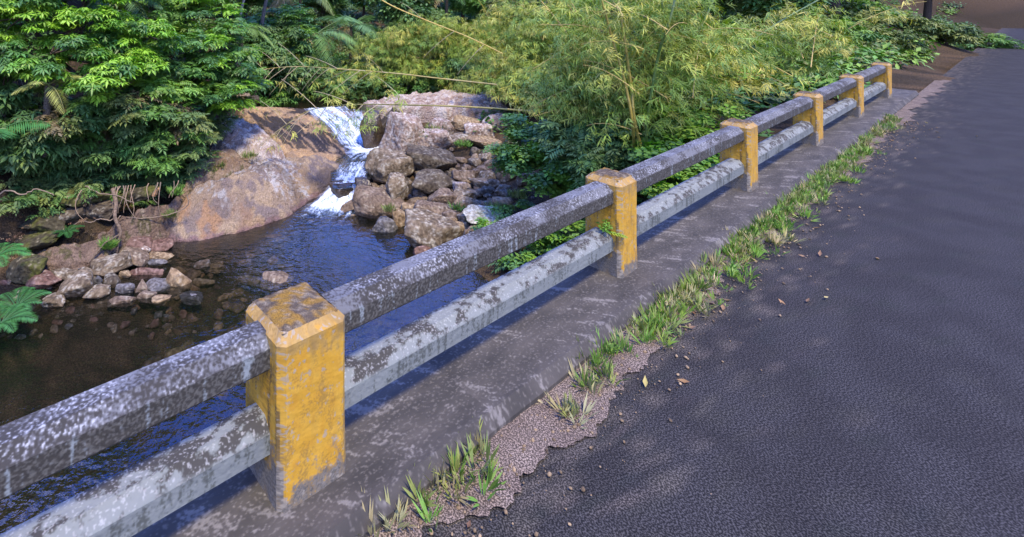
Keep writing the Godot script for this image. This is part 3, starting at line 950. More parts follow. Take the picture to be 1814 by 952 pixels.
# a feathered frond: a curved stalk with leaflets; it starts at the origin and runs out along +z
func frond_mesh(l: float, n: int, wide: float, rise: float, droop: float, cols: Array, hang := 0.4, sd := 1) -> ArrayMesh:
	var r := RandomNumberGenerator.new()
	r.seed = sd
	var m := MB.new()
	var pts := []
	for k in 13:
		var t := k / 12.0
		pts.append(Vector3(0, l * (rise * t - droop * t * t), l * t * (1.0 - 0.25 * droop * t)))
	m.tint = cols[0]
	m.tube(pts, taper(13, 0.012 + l * 0.004, 0.003), 4)
	for k in n:
		var t := 0.12 + 0.88 * (k + 0.5) / n
		var j := mini(int(t * 12), 11)
		var at: Vector3 = (pts[j] as Vector3).lerp(pts[j + 1], t * 12 - j)
		var along: Vector3 = ((pts[j + 1] as Vector3) - pts[j]).normalized()
		var len := wide * pow(sin(PI * clampf(t * 0.88 + 0.1, 0.0, 1.0)), 0.7)
		for s in [-1.0, 1.0]:
			m.tint = (cols[1] as Color) * r.randf_range(0.8, 1.2)
			m.tint.a = 1.0
			var d: Vector3 = (Vector3(s, -hang * r.randf_range(0.5, 1.2), 0) + along * 0.65).normalized()
			leaflet(m, at, d, Vector3.UP, len * r.randf_range(0.85, 1.1), maxf(0.014, wide * 0.075), hang)
	return m.commit()

func palm(called: String, label: String, foot: Vector3, stem: float, count: int, l: float, cols: Array, sd: int, group := "", dead := 0) -> void:
	var r := RandomNumberGenerator.new()
	r.seed = sd
	var root := thing(called, foot, label, "palm", group)
	if stem > 0.05:
		var t := MB.new()
		t.tint = Color(0.16, 0.13, 0.10)
		t.tube(bezier(Vector3(0, -0.2, 0), Vector3(0, stem * 0.4, 0), Vector3(0.05, stem * 0.7, 0), Vector3(0.05, stem, 0), 6), taper(7, 0.09, 0.06), 8)
		obj("trunk", t.commit(), mats.bark, root)
	var shapes := []
	for k in 3:
		shapes.append(frond_mesh(l, 26, l * 0.30, [0.75, 0.45, 0.2][k], [0.55, 0.6, 0.7][k], cols, 0.35, sd + k))
	var brown := frond_mesh(l, 22, l * 0.26, 0.2, 0.75, [Color(0.3, 0.2, 0.09), Color(0.38, 0.28, 0.12)], 0.7, sd + 9)
	for k in count + dead:
		var o := obj("frond", shapes[r.randi() % 3] if k < count else brown, mats.dull, root, Vector3(0.03, stem, 0))
		o.rotation.y = TAU * k / (count + dead) + r.randf_range(-0.3, 0.3)
		o.scale = Vector3.ONE * r.randf_range(0.8, 1.1)
		if k >= count: tag(o, "dry brown hanging frond")

func fern(label: String, foot: Vector3, count: int, l: float, col: Color, sd: int, group := "", from := 0.0, to := TAU, called := "fern") -> void:
	var r := RandomNumberGenerator.new()
	r.seed = sd
	var root := thing(called, foot, label, "fern", group)
	var a := frond_mesh(l, 24, l * 0.26, 0.7, 0.6, [col * 0.7, col], 0.15, sd)
	for k in count:
		var o := obj("frond", a, mats.leaf, root)
		o.rotation.y = lerpf(from, to, float(k) / count) + r.randf_range(-0.2, 0.2)
		o.scale = Vector3.ONE * r.randf_range(0.75, 1.15)

# one bamboo cane: a curved jointed pole
func cane(pts: Array, r0: float, r1: float, col: Color, col2: Color, sd: int) -> ArrayMesh:
	var r := RandomNumberGenerator.new()
	r.seed = sd
	var m := MB.new()
	var c := Curve3D.new()
	c.bake_interval = 0.05
	for p in pts: c.add_point(p)
	# smooth the handles
	for k in pts.size():
		var a: Vector3 = pts[maxi(k - 1, 0)]; var b: Vector3 = pts[mini(k + 1, pts.size() - 1)]
		c.set_point_in(k, (a - b) * 0.18); c.set_point_out(k, (b - a) * 0.18)
	var len := c.get_baked_length()
	var step := 0.30
	var n := int(len / step)
	for k in n:
		var path := []; var rad := []
		for e in [[0.0, 1.22], [0.04, 0.95], [0.5, 0.93], [0.96, 0.96], [1.0, 1.15]]:
			var s: float = (k + e[0]) * len / n
			path.append(c.sample_baked(s))
			rad.append(lerpf(r0, r1, s / len) * e[1])
		m.tint = col.lerp(col2, r.randf())
		m.tube(path, rad, 7, k == n - 1)
	return m.commit()

func along(pts: Array, t: float) -> Vector3:
	var s := t * (pts.size() - 1)
	var k := mini(int(s), pts.size() - 2)
	return (pts[k] as Vector3).lerp(pts[k + 1], s - k)

func ground_at(x: float, z: float) -> Vector3:
	return Vector3(x, height(ground_field, x, z), z)

func smooth(ps: Array, n := 5) -> Array:
	var r := []
	for k in ps.size() - 1:
		for j in n:
			r.append((ps[k] as Vector3).cubic_interpolate(ps[k + 1], ps[maxi(k - 1, 0)], ps[mini(k + 2, ps.size() - 1)], float(j) / n))
	r.append(ps[-1])
	return r

# ---------------------------------------------------------------- the place
func make_slabs() -> void:
	slab("rock_slab", "broad brown sloping bedrock slab with orange stains beside the pool",
		[[292, 436, -0.05], [345, 434, -0.03], [400, 421, -0.03], [450, 409, -0.03], [500, 392, -0.03], [535, 373, -0.02], [556, 354, 0.0], [580, 332, 0.15], [606, 305, 0.36], [606, 290, 0.42], [585, 277, 0.55], [545, 273, 0.72], [500, 274, 0.86], [468, 280, 0.92], [432, 294, 0.92], [395, 312, 0.88], [345, 326, 0.85], [316, 358, 0.62], [300, 400, 0.25]],
		[[400, 370, 0.4], [400, 340, 0.68], [450, 320, 0.78], [450, 360, 0.42], [500, 340, 0.42], [500, 305, 0.72], [480, 290, 0.9], [560, 320, 0.35], [560, 292, 0.58], [350, 380, 0.4], [340, 415, 0.1], [420, 395, 0.18], [530, 345, 0.22]],
		lower_slab_paint, mats.stone, 0.05, 0.6, 56, 190, 0.10)
	var f := slab("waterfall_slab", "smooth tan and black bedrock slide beside the waterfall",
		[[425, 190, 1.40], [470, 185, 1.36], [520, 187, 1.27], [560, 191, 1.18], [610, 192, 1.12], [655, 196, 1.05], [672, 225, 0.75], [690, 258, 0.42], [668, 272, 0.34], [630, 279, 0.34], [600, 280, 0.45], [560, 277, 0.62], [520, 277, 0.74], [495, 268, 0.80], [478, 245, 0.96], [455, 222, 1.12], [432, 205, 1.28]],
		[[500, 205, 1.2], [540, 230, 0.95], [500, 235, 1.0], [540, 255, 0.75], [600, 235, 0.76], [580, 215, 0.96], [630, 250, 0.50], [560, 205, 1.12], [620, 205, 1.02], [640, 225, 0.76], [580, 258, 0.62]],
		fall_slab_paint, mats.stone, 0.05, 0.7, 50, 170)
	fall_field = f.field
	slab("grey_rock_slab", "pale grey bedrock face above the brown slab beside the bushes",
		[[368, 214, 1.50], [395, 205, 1.52], [430, 206, 1.46], [462, 222, 1.30], [486, 242, 1.14], [500, 258, 1.04], [488, 268, 1.0], [462, 272, 1.02], [440, 266, 1.08], [410, 254, 1.2], [382, 238, 1.34]],
		[[420, 228, 1.38], [450, 248, 1.24], [475, 260, 1.12]], grey_slab_paint, mats.stone, 0.07, 0.6, 30, 110, 0.14)
	slab("mossy_rock_slab", "rounded tan bedrock hump with grass on its foot left of the pale face",
		[[345, 276, 1.22], [368, 256, 1.30], [400, 252, 1.20], [428, 268, 1.06], [446, 284, 0.94], [425, 297, 0.88], [392, 312, 0.86], [352, 322, 0.86], [325, 318, 0.92], [328, 295, 1.08]],
		[[380, 275, 1.18], [400, 290, 1.02], [360, 295, 1.06]], brown_slab_paint, mats.stone, 0.08, 0.6, 28, 110, 0.16)
	slab("bank_rock_slab", "low brown bedrock shelf below the roots on the leafy bank",
		[[180, 398, 0.62], [215, 376, 0.74], [262, 352, 0.86], [312, 334, 0.86], [318, 356, 0.62], [304, 398, 0.26], [292, 428, 0.02], [250, 432, 0.12], [205, 436, 0.22], [180, 425, 0.36]],
		[[240, 385, 0.60], [280, 370, 0.62], [260, 415, 0.25]], bank_slab_paint, mats.stone, 0.10, 0.5, 30, 120)
	slab("flat_bank_slab", "large flat grey-brown rock plate on the bank below the fern",
		[[62, 462, 0.22], [75, 438, 0.34], [120, 424, 0.44], [172, 420, 0.44], [184, 430, 0.38], [176, 450, 0.24], [150, 466, 0.14], [100, 470, 0.14]],
		[[120, 445, 0.33]], bank_slab_paint, mats.stone, 0.035, 0.4, 26, 90, 0.05)
	slab("pale_ledge", "long pale grey rock ledge behind the bamboo stems across the stream",
		[[640, 182, 1.16], [662, 172, 1.26], [700, 165, 1.32], [770, 160, 1.36], [840, 160, 1.40], [900, 163, 1.42], [912, 174, 1.36], [890, 182, 1.34], [840, 184, 1.30], [770, 184, 1.26], [700, 186, 1.20]],
		[[720, 175, 1.30], [800, 172, 1.36], [860, 172, 1.38]], grey_slab_paint, mats.stone, 0.09, 0.5, 40, 200, 0.12)


func make_rocks() -> void:
	var R := "boulders of the far bank"
	var rows := [
		# name, label, box, ground, style, depth, blocky, turn, tilt, peak
		["boulder", "upright dark brown boulder standing beside the waterfall", [637, 197, 683, 264], 0.42, "wet", 0.8, 0.35, 0.3, 0.08, 0.1],
		["boulder", "big pale pinkish angular boulder right of the upright dark one", [682, 204, 762, 276], 0.46, "pale", 0.7, 0.8, 0.4, -0.08, 0.25],
		["boulder", "pale sloping rock leaning against the big pinkish boulder", [735, 228, 800, 270], 0.55, "pale", 0.8, 0.7, -0.3, 0.22, 0.1],
		["boulder", "low pale cracked rock between the pinkish rocks and the shrub", [822, 218, 868, 254], 0.70, "pale", 0.8, 0.7, 0.2, 0.1, 0.0],
		["boulder", "pinkish block below the pale ledge, left of two like it", [752, 211, 798, 240], 0.82, "pale", 0.7, 0.8, 0.5, 0.12, 0.1],
		["boulder", "pinkish block below the pale ledge, between two like it", [804, 208, 846, 234], 0.86, "tan", 0.7, 0.8, -0.2, -0.14, 0.0],
		["boulder", "pinkish block below the pale ledge, beside the leafy shrub", [854, 203, 900, 232], 0.90, "pale", 0.7, 0.7, 0.2, 0.1, 0.0],
		["boulder", "low pinkish slab at the foot of the blocks above the dark grey boulder", [784, 240, 834, 266], 0.58, "grey", 0.7, 0.8, 0.1, 0.12, 0.0],
		["boulder", "tan flat rock at the foot of the blocks near the shrub", [830, 244, 890, 268], 0.66, "tan", 0.9, 0.7, 0.0, 0.0, 0.0],
		["boulder", "broken dark rock wedge above the upright boulder", [675, 192, 712, 232], 0.6, "dark", 0.8, 0.8, 0.3, -0.5, 0.0],
		["boulder", "large lichen-spotted grey boulder at the edge of the plunge pool", [650, 269, 736, 319], 0.36, "grey", 0.75, 0.45, 0.1, 0.0, 0.0],
		["boulder", "large dark grey boulder right behind the lichen-spotted one", [722, 264, 805, 309], 0.42, "dark", 0.75, 0.45, -0.15, -0.08, 0.0],
		["boulder", "rounded dark oval boulder in the middle of the pile", [729, 305, 809, 345], 0.34, "dark", 0.75, 0.3, 0.0, 0.0, 0.0],
		["boulder", "white-topped blocky boulder between the two largest upper ones", [679, 309, 733, 354], 0.28, "grey", 0.8, 0.8, 0.5, 0.12, 0.1],
		["boulder", "wide brown boulder at the foot of the lower cascade", [627, 341, 716, 392], -0.02, "brown", 0.75, 0.4, 0.0, -0.12, 0.1],
		["boulder", "dark wet boulder in the white water of the lower cascade", [586, 324, 634, 362], 0.02, "wet", 0.8, 0.4, 0.2, 0.1, 0.0],
		["boulder", "small dark brown block above the slanting plank-shaped rock", [631, 316, 664, 350], 0.2, "wet", 0.9, 0.8, 0.4, 0.0, 0.0],
		["boulder", "square brown boulder under the dark oval one", [756, 337, 813, 370], 0.24, "brown", 0.8, 0.75, 0.15, 0.0, 0.0],
		["boulder", "brown boulder wedged above the biggest front boulder", [735, 359, 803, 397], 0.14, "brown", 0.8, 0.5, -0.2, -0.1, 0.0],
		["boulder", "biggest front boulder, grey-brown, at the edge of the pool", [714, 382, 813, 452], -0.08, "grey", 0.8, 0.4, 0.2, -0.1, 0.05],
		["boulder", "small reddish-brown pointed rock at the waterline by the top rail", [734, 437, 773, 467], -0.1, "red", 0.8, 0.8, 0.4, 0.0, 0.35],
		["boulder", "grey lumpy rock at the waterline left of the biggest boulder", [659, 387, 703, 418], -0.06, "blue", 0.8, 0.6, 0.1, 0.0, 0.0],
		["boulder", "dark boulder half hidden under the leafy shrub", [914, 305, 957, 336], 0.62, "dark", 0.8, 0.6, 0.2, 0.0, 0.0],
		["boulder", "tan stone left of the wedged brown boulder", [696, 372, 722, 402], 0.0, "tan", 0.8, 0.6, 0.2, 0.0, 0.0],
		["boulder", "tan stone touching the wedged brown boulder, uppermost of its pair", [712, 361, 740, 386], 0.08, "tan", 0.8, 0.6, 0.5, 0.0, 0.0],
		["boulder", "flat brown stone right of the large dark grey boulder", [802, 301, 843, 323], 0.42, "brown", 0.8, 0.5, 0.0, 0.05, 0.0],
		["boulder", "long flat grey stone tilted towards the shrub", [833, 317, 882, 340], 0.40, "grey", 0.7, 0.5, 0.0, -0.12, 0.0],
		["boulder", "grey block near the shrub above the long flat stone", [850, 302, 888, 327], 0.48, "grey", 0.8, 0.7, 0.3, 0.0, 0.0],
		["boulder", "pale wedge between the dark oval boulder and the long flat stone", [804, 321, 832, 344], 0.34, "pale", 0.8, 0.6, 0.2, 0.1, 0.0],
		["boulder", "grey stone beside the square brown boulder", [805, 337, 844, 361], 0.3, "grey", 0.8, 0.5, -0.2, 0.0, 0.0],
		["boulder", "slanting tan stone above the lichen-white plate", [806, 349, 848, 383], 0.24, "tan", 0.7, 0.6, 0.3, 0.35, 0.0],
		["boulder", "small brown stone on the shoulder of the biggest boulder", [784, 374, 814, 398], 0.16, "brown", 0.8, 0.6, 0.0, 0.0, 0.0],
		["boulder", "flat grey stone left of the lichen-white plate", [812, 377, 853, 405], 0.18, "grey", 0.8, 0.5, 0.0, -0.1, 0.0],
		["boulder", "tan stone right of the biggest boulder", [800, 393, 832, 419], 0.12, "tan", 0.8, 0.6, 0.4, 0.0, 0.0],
		["boulder", "brown rock half behind the weeds above the top rail", [817, 402, 856, 440], 0.06, "brown", 0.8, 0.7, 0.2, 0.0, 0.0],
		["boulder", "dark rock in the shade of the leafy shrub, leftmost there", [878, 289, 918, 328], 0.52, "dark", 0.8, 0.5, 0.0, 0.0, 0.0],
		["boulder", "small grey stone before the shaded rocks under the shrub", [878, 328, 914, 348], 0.45, "grey", 0.8, 0.5, 0.0, 0.0, 0.0],
		["boulder", "brown boulder in the pool beside the near post", [464, 487, 518, 516], -0.1, "brown", 0.8, 0.5, 0.1, 0.0, 0.0],
		["boulder", "low wet rock just breaking the pool surface", [470, 419, 516, 434], -0.12, "wet", 0.6, 0.4, 0.0, 0.0, 0.0],
		["boulder", "small wet rock tip right of the low rock in the pool", [514, 409, 540, 420], -0.08, "wet", 0.7, 0.4, 0.0, 0.0, 0.0],
		["boulder", "smooth drowned rock at the foot of the lower cascade", [548, 381, 646, 404], -0.26, "brown", 0.7, 0.3, 0.0, 0.0, 0.0],
		["boulder", "flat tan rock half under water beside the top rail", [680, 478, 716, 500], -0.16, "tan", 0.8, 0.5, 0.0, 0.0, 0.0],
		["boulder", "small pale boulder at the edge of the bushes above the slide", [408, 164, 442, 187], 1.42, "grey", 0.8, 0.4, 0.0, 0.0, 0.0],
		["boulder", "small dark stone beside the pale boulder above the slide", [432, 170, 458, 186], 1.40, "dark", 0.8, 0.5, 0.0, 0.0, 0.0],
	]
	var sd := 100
	for q in rows:
		sd += 7
		rock(q[0], q[1], "rock", R if q[2][0] > 560 else "", q[2], q[3], q[4], sd, q[5], q[6], q[7], q[8], q[9])
	# the slanting plank-shaped rock
	var a := PY(600, 372, 0.06); var b := PY(660, 345, 0.32)
	var pk := obj("plank_rock", rock_mesh(611, Vector3((b - a).length() * 1.05, 0.17, 0.34), "brown", 4, 0.9), mats.boulder)
	pk.position = (a + b) * 0.5
	pk.basis = Basis(Quaternion(Vector3.RIGHT, (b - a).normalized()))
	tag(pk, "long slanting plank-shaped rock pointing into the lower cascade", "rock", R)
	# the plate covered in pale lichen
	var wp := obj("lichen_plate", rock_mesh(617, Vector3(0.95, 0.10, 0.62), "lichen", 4, 0.9), mats.boulder)
	wp.position = PY(861, 382, 0.50)
	wp.rotation = Vector3(0.22, -0.2, -0.03)
	tag(wp, "flat plate of rock covered in white lichen at the edge of the weeds", "rock", R)
	var L := "stones of the near shore"
	rows = [
		["mossy rock under the bushes on the near bank", [44, 383, 113, 415], 0.56, "moss", 0.8, 0.5, 0.0, -0.1, 0.0],
		["flat brown rock below the mossy one", [34, 411, 104, 446], 0.36, "moss", 0.9, 0.6, 0.0, 0.1, 0.0],
		["dark mossy rock beside the ferns", [18, 455, 82, 499], 0.12, "moss", 0.8, 0.5, 0.0, 0.0, 0.0],
		["pinkish-brown flat rock behind the round lichen boulder", [43, 487, 103, 514], 0.08, "red", 0.8, 0.5, 0.0, 0.0, 0.0],
		["round boulder with a white lichen cap on the near shore", [107, 487, 162, 534], 0.0, "grey", 0.9, 0.25, 0.3, 0.0, 0.1],
		["long grey boulder above the round lichen boulder", [161, 459, 226, 496], 0.02, "grey", 0.7, 0.4, 0.2, 0.22, 0.0],
		["flat grey stone left of the long grey boulder", [87, 479, 139, 497], 0.1, "grey", 0.8, 0.7, 0.0, 0.0, 0.0],
		["purplish flat stone reaching into the pool", [229, 475, 287, 492], -0.04, "red", 0.7, 0.6, 0.0, 0.03, 0.0],
		["brown boulder below the hanging root", [204, 444, 264, 473], 0.02, "brown", 0.8, 0.5, -0.2, -0.1, 0.0],
		["long tan stone beside the boulder below the root", [257, 447, 305, 465], -0.02, "tan", 0.7, 0.6, 0.0, 0.0, 0.0],
		["small blue-grey stone under the long tan stone", [262, 460, 295, 473], -0.04, "blue", 0.8, 0.5, 0.0, 0.0, 0.0],
		["reddish rock plate at the foot of the brown slab, farther from the pool", [222, 419, 267, 448], 0.08, "red", 0.9, 0.6, 0.0, 0.05, 0.0],
		["reddish rock plate at the foot of the brown slab, touching the pool", [258, 425, 304, 450], -0.02, "red", 0.9, 0.6, 0.3, 0.0, 0.0],
		["small pale stone on the reddish plates", [242, 437, 265, 450], 0.06, "pale", 0.8, 0.5, 0.0, 0.0, 0.0],
		["triangular tan stone standing in the shallows", [292, 477, 338, 519], -0.1, "tan", 0.6, 0.8, 0.1, 0.0, 0.55],
		["blue-grey stone with a tan end beside the triangular stone", [258, 498, 310, 525], -0.08, "blue", 0.8, 0.6, 0.1, -0.12, 0.0],
		["brown stone left of the blue-grey one with a tan end", [241, 498, 262, 525], -0.05, "brown", 0.8, 0.6, 0.0, 0.0, 0.2],
		["blue-grey pebble-smooth stone in the shallows", [207, 502, 239, 524], -0.03, "blue", 0.8, 0.35, 0.0, 0.1, 0.0],
		["small round brown stone under the long grey boulder", [184, 488, 211, 512], 0.0, "dark", 0.9, 0.2, 0.0, 0.0, 0.0],
		["narrow blue-grey chip beside the round lichen boulder", [162, 492, 180, 511], 0.02, "blue", 0.8, 0.8, 0.5, 0.3, 0.0],
		["grey wedge stone touching the round lichen boulder", [151, 509, 189, 534], 0.0, "grey", 0.8, 0.7, 0.0, 0.2, 0.0],
		["wet brown stone below the blue-grey pair", [246, 515, 276, 538], -0.08, "brown", 0.8, 0.5, 0.0, 0.0, 0.0],
		["flat brown stone at the lower shore", [191, 526, 237, 544], -0.04, "brown", 0.8, 0.6, 0.0, 0.0, 0.0],
		["white-streaked grey stone in the shallow water", [319, 520, 357, 542], -0.12, "blue", 0.8, 0.7, 0.0, 0.1, 0.0],
		["tan stone at the lower shore", [270, 526, 300, 545], -0.08, "tan", 0.8, 0.6, 0.0, 0.0, 0.0],
		["grey stone behind the narrow chip", [136, 476, 161, 492], 0.08, "grey", 0.8, 0.7, 0.0, 0.0, 0.0],
		["grey stone at the lower shore below the ferns", [79, 524, 114, 545], 0.02, "grey", 0.8, 0.6, 0.0, 0.0, 0.0],
		["small orange wet stone beside the purplish flat stone", [211, 480, 231, 496], -0.02, "tan", 0.8, 0.5, 0.0, 0.0, 0.0],
		["small pale stone breaking the surface off the shore", [344, 462, 372, 475], -0.12, "pale", 0.7, 0.7, 0.0, 0.15, 0.0],
		["drowned tan stone off the shore, farther out", [350, 470, 394, 484], -0.26, "tan", 0.7, 0.4, 0.0, 0.0, 0.0],
		["drowned tan stone off the triangular stone", [344, 494, 378, 508], -0.26, "tan", 0.7, 0.4, 0.0, 0.0, 0.0],
		["grey-brown bank rock under the dark hollow, leftmost", [-10, 352, 52, 392], 0.62, "moss", 0.8, 0.6, 0.0, 0.0, 0.0],
		["dark bank rock between two mossy ones under the hollow", [100, 366, 150, 396], 0.60, "dark", 0.8, 0.6, 0.2, 0.1, 0.0],
		["mossy ledge rock at the top of the bank under the shrubs", [120, 336, 186, 366], 0.9, "moss", 0.8, 0.5, 0.0, 0.0, 0.0],
		["long mossy ledge rock above the bedrock shelf", [215, 334, 280, 356], 0.84, "moss", 0.7, 0.5, 0.0, 0.15, 0.0],
		["drowned brown stone near the middle of the pool", [420, 492, 462, 506], -0.3, "brown", 0.7, 0.4, 0.0, 0.0, 0.0],
		["dark bank rock between the roots and the mossy rock", [152, 358, 208, 390], 0.60, "dark", 0.8, 0.6, 0.0, 0.0, 0.0],
	]
	for q in rows:
		sd += 7
		rock("stone", q[0], "stone", L, q[1], q[2], q[3], sd, q[4], q[5], q[6], q[7], q[8])
	# small stones nobody could tell apart
	var r := RandomNumberGenerator.new()
	r.seed = 77
	var kinds := {}
	for st in ["grey", "tan", "brown", "pale", "dark", "blue", "red"]:
		kinds[st] = [rock_mesh(900 + hash(st) % 50, Vector3(1.0, 0.6, 0.8), st, 2, 0.6), rock_mesh(960 + hash(st) % 50, Vector3(1.0, 0.5, 0.75), st, 2, 0.5)]
	var zones := [
		["small loose stone among the boulders of the far bank", "loose stones between the boulders", [[800, 262], [880, 262], [905, 310], [900, 360], [840, 400], [760, 400], [640, 360], [660, 310], [740, 300]], 170, ["grey", "brown", "tan", "brown", "dark", "grey"], 0.14, 0.42],
		["small loose stone on the near shore of the pool", "loose stones on the near shore", [[0, 500], [60, 480], [160, 470], [240, 455], [310, 460], [345, 500], [345, 600], [0, 600]], 110, ["grey", "brown", "red", "blue", "dark"], 0.07, 0.17],
	]
	var bed := PackedVector2Array([Vector2(300, 455), Vector2(420, 430), Vector2(500, 425), Vector2(500, 540), Vector2(400, 700), Vector2(250, 700)])
	var mm := MultiMesh.new()
	mm.transform_format = MultiMesh.TRANSFORM_3D
	mm.use_colors = true
	var pm := rock_mesh(955, Vector3(1.0, 0.5, 0.8), "tan", 2, 0.4)
	pm.surface_set_material(0, mats.boulder)
	mm.mesh = pm
	mm.instance_count = 110
	var got := 0
	while got < 110:
		var u := r.randf_range(240, 700); var v := r.randf_range(420, 700)
		if not Geometry2D.is_point_in_polygon(Vector2(u, v), bed): continue
		var p := on_field(ground_field, u, v, -0.3)
		var s := r.randf_range(0.08, 0.30)
		mm.set_instance_transform(got, Transform3D(Basis(Vector3.UP, r.randf() * TAU) * s, p + Vector3(0, s * 0.1, 0)))
		var c := r.randf_range(0.25, 0.9)
		mm.set_instance_color(got, Color(c, c * r.randf_range(0.85, 1.0), c * r.randf_range(0.7, 1.0)))
		got += 1
	var peb := MultiMeshInstance3D.new()
	peb.name = "pebbles"
	peb.multimesh = mm
	add_child(peb)
	tag(peb, "brown pebbles and cobbles lying on the bed of the pool", "", "", "stuff")
	for z in zones:
		var poly := PackedVector2Array()
		for q in z[2]: poly.append(Vector2(q[0], q[1]))
		var n := 0
		while n < z[3]:
			var u := r.randf_range(0, 920); var v := r.randf_range(260, 700)
			if not Geometry2D.is_point_in_polygon(Vector2(u, v), poly): continue
			n += 1
			var p := on_field(ground_field, u, v, 0.2)
			var st: String = z[4][r.randi() % z[4].size()]
			var o := obj("small_stone", kinds[st][r.randi() % 2], mats.boulder)
			var s := r.randf_range(z[5], z[6])
			o.position = p + Vector3(0, s * 0.10, 0)
			o.rotation = Vector3(r.randfn() * 0.15, r.randf() * TAU, r.randfn() * 0.15)
			o.scale = Vector3(s, s * r.randf_range(0.7, 1.2), s)
			tag(o, z[0], "stone", z[1])

func make_white_water() -> void:
	white_water("waterfall_water", "white water sliding down the bedrock in a slanting sheet",
		[[536, 195], [553, 211], [572, 228], [588, 246], [602, 264], [616, 281]], [[614, 190], [634, 206], [656, 224], [668, 242], [684, 258], [700, 272]], fall_field, 0.01, 110, 150,
		func(s: float, t: float) -> float: return 0.68 - 0.45 * absf(s - 0.6) + 0.2 * smoothstep(0.75, 1.0, t), 0.41)
	white_water("side_fall_water", "thin white side stream joining the waterfall by the dark boulder",
		[[618, 197], [622, 208], [632, 220], [642, 232]], [[644, 195], [645, 206], [650, 218], [658, 232]], fall_field, 0.015, 36, 40,
		func(s: float, t: float) -> float: return 0.45 + 0.15 * t, 0.41)
	white_water("plunge_foam", "foam spreading over the plunge pool below the waterfall",
		[[618, 270, 0.41], [606, 282, 0.41], [600, 294, 0.41]], [[700, 264, 0.41], [676, 284, 0.41], [655, 300, 0.41]], {}, 0.0, 50, 30,
		func(s: float, t: float) -> float: return 0.66 - 0.62 * t - 0.15 * absf(s - 0.5))
	white_water("channel_water", "white water running from the plunge pool to the lower cascade",
		[[604, 290, 0.412], [596, 304, 0.412], [590, 318, 0.405], [590, 328, 0.40]], [[664, 288, 0.412], [656, 304, 0.412], [648, 316, 0.405], [648, 324, 0.40]], {}, 0.0, 40, 30,
		func(s: float, t: float) -> float: return 0.40 + 0.22 * t - 0.3 * maxf(0.0, absf(s - 0.5) - 0.3))
	white_water("cascade_water", "white water of the lower cascade between the slab and the boulders",
		[[592, 324, 0.39], [582, 330, 0.34], [562, 346, 0.18], [544, 362, 0.06], [524, 378, 0.018], [498, 396, 0.014]], [[650, 316, 0.39], [645, 332, 0.30], [640, 350, 0.16], [638, 366, 0.05], [636, 384, 0.018], [634, 402, 0.014]], {}, 0.0, 60, 80,
		func(s: float, t: float) -> float: return 0.72 - 0.60 * smoothstep(0.55, 1.0, t) - 0.3 * maxf(0.0, absf(s - 0.5) - 0.25))

func ball(u: float, v: float, d: float, rx: float, ry: float, rz: float, pads: int, each: int, size: float) -> Array:
	return [P(u, v, d), Vector3(rx, ry, rz), pads, each, size]

const BRIGHT := [Color(0.203, 0.393, 0.032), Color(0.139, 0.296, 0.032), Color(0.081, 0.188, 0.038), Color(0.249, 0.433, 0.043)]
const MID := [Color(0.099, 0.217, 0.039), Color(0.128, 0.257, 0.041), Color(0.070, 0.165, 0.039), Color(0.168, 0.302, 0.043)]
const DARK := [Color(0.081, 0.171, 0.043), Color(0.099, 0.188, 0.049), Color(0.064, 0.137, 0.041), Color(0.122, 0.199, 0.059)]
const OLIVE := [Color(0.139, 0.182, 0.049), Color(0.104, 0.154, 0.043), Color(0.162, 0.205, 0.054), Color(0.081, 0.131, 0.037)]
const CANE := [Color(0.320, 0.380, 0.060), Color(0.235, 0.335, 0.050), Color(0.450, 0.440, 0.090), Color(0.165, 0.270, 0.045)]

func foot_of(u: float, d: float) -> Vector3:
	return ground_at((u - U0) / F * d, -d)

